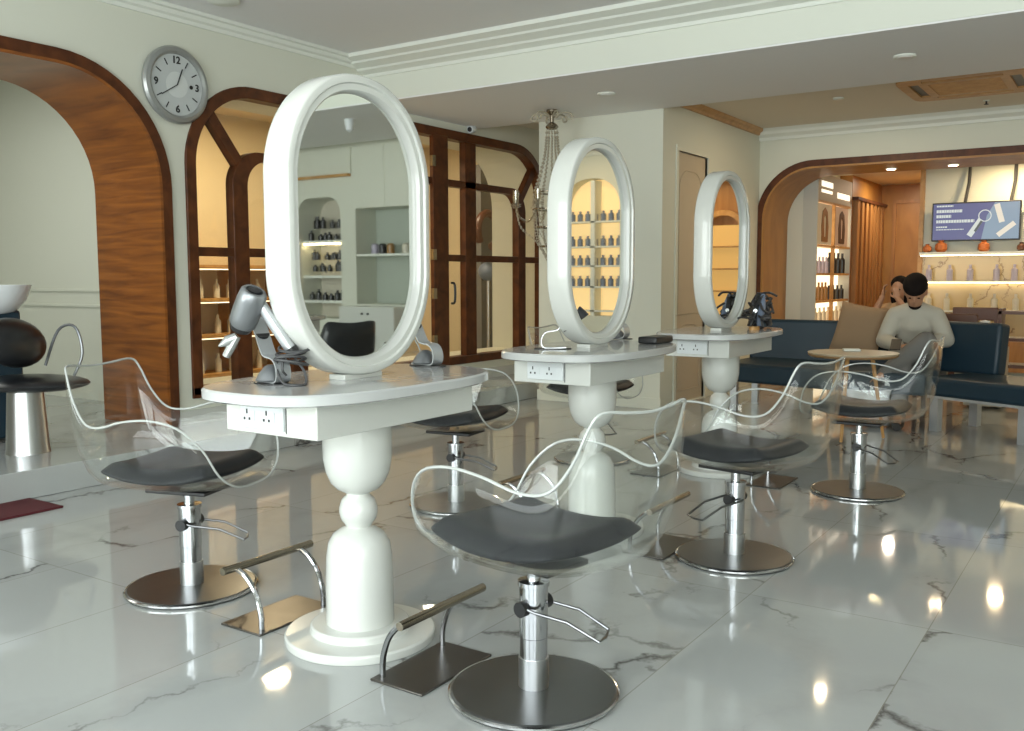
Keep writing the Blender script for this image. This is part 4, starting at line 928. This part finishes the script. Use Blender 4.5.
# ------------------------------------------------------------------ opposite side contents (mirror reflections)
struct(MB().bb(3.44, 4.9, 7.99, 8.05, 2.37, 2.40).build('trim_15', 'gold')); struct(MB().bb(3.43, 3.45, 8.03, 8.05, 2.40, 2.70).build('trim_16', 'wall'))
struct(MB().bb(2.93, 2.94, 8.043, 8.05, 2.02, 2.70).build('trim_17', 'wall'))
nb = struct(MB().bb(2.56, 3.38, 8.40, 8.44, .9, 2.0).build('wall_niche_back', 'niche'))
ns = MB().bb(2.56, 3.38, 8.06, 8.42, 1.45, 1.475).build('niche_shelf', 'cornice'); tag(ns, 'white shelf in the grey green niche, seen in the nearest mirror', 'shelf')
for i, (x, m, lb) in enumerate(((2.75, 'bottle4', 'cream jar on the niche shelf'), (2.98, 'bottle2', 'amber jar on the niche shelf'), (3.1, 'black', 'black jar on the niche shelf'), (3.22, 'bottle1', 'lilac jar on the niche shelf'))):
    o = MB().lathe([(0, 0), (.045, 0), (.045, .1), (.03, .12), (0, .12)], n=14).build('jar', m); o.location = (x, 8.2, 1.475); tag(o, lb, 'jar')
o = MB().bb(2.56, 3.38, 7.75, 8.04, 0.01, .88).build('low_cabinet', 'white', bevel=.005); tag(o, 'white low cabinet under the niche, seen in the nearest mirror', 'cabinet')
for x in (2.93, 3.02): MB().lathe([(0, 0), (.012, 0), (.012, .02), (0, .02)], c=(x, 7.75, .8), rot=Matrix.Rotation(pi / 2, 3, 'X')).build('knob', 'plug', o)
ps = empty('product_display', (3.97, 8.38, 0), 0, 'lit arched product display seen in the nearest mirror', 'display')
MB().bb(-.35, .36, .05, .07, .72, 2.15).build('back_panel', 'bottle4', ps)
for z in (.9, 1.2, 1.62): MB().bb(-.35, .36, -.25, .05, z, z + .03).build('shelf', 'cornice', ps)
MB().bb(-.34, .35, -.24, -.2, 1.60, 1.62).build('led_strip', 'led', ps)
first = None
for z in (.93, 1.28, 1.42, 1.65, 1.8):
    for i in range(7):
        loc = (3.68 + i * .095 + rk.uniform(-.015, .015), 8.24 + rk.uniform(-.04, .04), z)
        if first is None: first = bottle('hair_tool', 'bottle3', .035, .11, loc, 'small dark item in the lit arched display', 'items in the lit arched display')
        else:
            c = first.copy(); C.objects.link(c); c.location = loc; c.scale = (1, 1, rk.uniform(.7, 1.3))
ws = empty('wall_shelf', (1.52, 10.42, 0), 0, 'warm lit shelf niche seen in the middle mirror', 'shelf')
MB().bb(-.42, .42, .08, .1, .7, 2.45).build('back_panel', 'litwarm', ws)
for z in (.77, 1.07, 1.33, 1.57, 1.88): MB().bb(-.4, .4, -.1, .08, z, z + .02).build('shelf', 'cornice', ws)
MB().bb(-.04, .02, -.1, .08, .72, 2.4).build('upright', 'cornice', ws)
first = None
for z in (1.09, 1.35, 1.59, 1.9):
    for i in range(7):
        loc = (1.18 + i * .11, 10.4, z)
        if first is None: first = bottle('product_bottle', 'blue', .035, .13, loc, 'blue grey jar in the warm lit shelf niche', 'jars in the warm lit niche')
        else: c = first.copy(); C.objects.link(c); c.location = loc
ca = empty('glass_cabinet', (.52, 12.2, 0), 0, 'arched amber glass cabinet seen in the farthest mirror', 'cabinet')
shell(openarch(-.32, .32, .3, 2.1, .3), openarch(-.25, .25, .3, 2.03, .23), -.05, .03, PY(0)).build('frame', 'gold', ca)
MB().bb(-.25, .25, .02, .04, .3, 1.9).build('back_panel', 'litamber', ca)
for z in (.6, 1.0, 1.3, 1.6): MB().bb(-.25, .25, -.03, .03, z, z + .02).build('shelf', 'gold', ca)

# ------------------------------------------------------------------ lights
def area(name, loc, rot, sx, sy, power, col, spread=180):
    l = bpy.data.lights.new(name, 'AREA'); l.shape = 'RECTANGLE'; l.size = sx; l.size_y = sy; l.energy = power; l.color = col; l.spread = R(spread)
    o = bpy.data.objects.new(name, l); C.objects.link(o); o.location = loc; o.rotation_euler = rot; o['kind'] = 'helper'; return o
DAY = (.91, .97, .96)
for i, (a0, a1) in enumerate(((-5.2, -1.9), (-1.6, 1.7), (2., 4.7))):
    area('daylight_window', ((a0 + a1) / 2, YN - .04, 1.6), (R(90), 0, 0), a1 - a0 - .12, 2.5, 215, DAY)
WARM = (1., .74, .42)
area('ceiling_lamp_back', (-1.2, 11.85, 2.5), (0, 0, 0), .12, .12, 24, WARM)
area('ceiling_lamp_corridor', (-2.7, 13.4, 2.5), (0, 0, 0), .12, .12, 20, (1., .87, .68))
for x_ in (-2.275, -1.66): area('soffit_lamp', (x_, 10.75, BZ1 - .035), (0, 0, 0), .09, .09, 9, WARM)
area('ceiling_lamp_opposite', (1.4, 9.4, 2.8), (0, 0, 0), .12, .12, 14, WARM)
area('ceiling_lamp_rear', (-2.35, 8.85, 2.79), (0, 0, 0), .06, .06, 17, (1., .78, .5))
area('ceiling_lamp_screen_room', (-7.2, 6.4, 2.95), (0, 0, 0), .25, .25, 70, (1., .80, .50))
area('ceiling_lamp_screen_room_far', (-7.2, 9.0, 2.95), (0, 0, 0), .2, .2, 26, (1., .85, .62))
area('ceiling_lamp_shampoo', (-7.6, 2.2, 2.95), (0, 0, 0), 1.5, 2.5, 42, (.95, .97, .9))
area('ceiling_lamp_amber', (.8, 11.7, 2.5), (0, 0, 0), 1., .5, 12, WARM)
w = bpy.data.worlds.new('World'); S.world = w; w.use_nodes = True; nt = w.node_tree
bgn = nt.nodes['Background']; sky = nt.nodes.new('ShaderNodeTexSky'); sky.sky_type = 'NISHITA'; sky.sun_disc = False; sky.sun_elevation = R(40); sky.air_density = 1.5; sky.dust_density = 3
nt.links.new(sky.outputs[0], bgn.inputs[0]); bgn.inputs[1].default_value = .3

# ------------------------------------------------------------------ camera
f_, yaw, pitch, roll = 932.03, .590047, .0940377, -.0022565
fw = Vector((-sin(yaw) * cos(pitch), cos(yaw) * cos(pitch), -sin(pitch))); rt = Vector((cos(yaw), sin(yaw), 0)); up = rt.cross(fw)
r2 = rt * cos(roll) + up * sin(roll); u2 = -rt * sin(roll) + up * cos(roll)
cam = bpy.data.cameras.new('Camera'); co = bpy.data.objects.new('Camera', cam); C.objects.link(co)
cam.sensor_fit = 'HORIZONTAL'; cam.sensor_width = 36; cam.lens = f_ / 1024 * 36; cam.clip_start = .05
mw = Matrix((r2, u2, -fw)).transposed().to_4x4(); mw.translation = Vector((0, 0, 1.2)); co.matrix_world = mw
S.camera = co
S.view_settings.view_transform = 'Standard'; S.view_settings.look = 'None'; S.view_settings.gamma = 1; S.view_settings.use_curve_mapping = False
S.view_settings.exposure = -0.12
S.cycles.max_bounces = 12; S.cycles.transparent_max_bounces = 24; S.cycles.glossy_bounces = 6; S.cycles.diffuse_bounces = 5; S.cycles.sample_clamp_indirect = 6; S.cycles.caustics_reflective = False
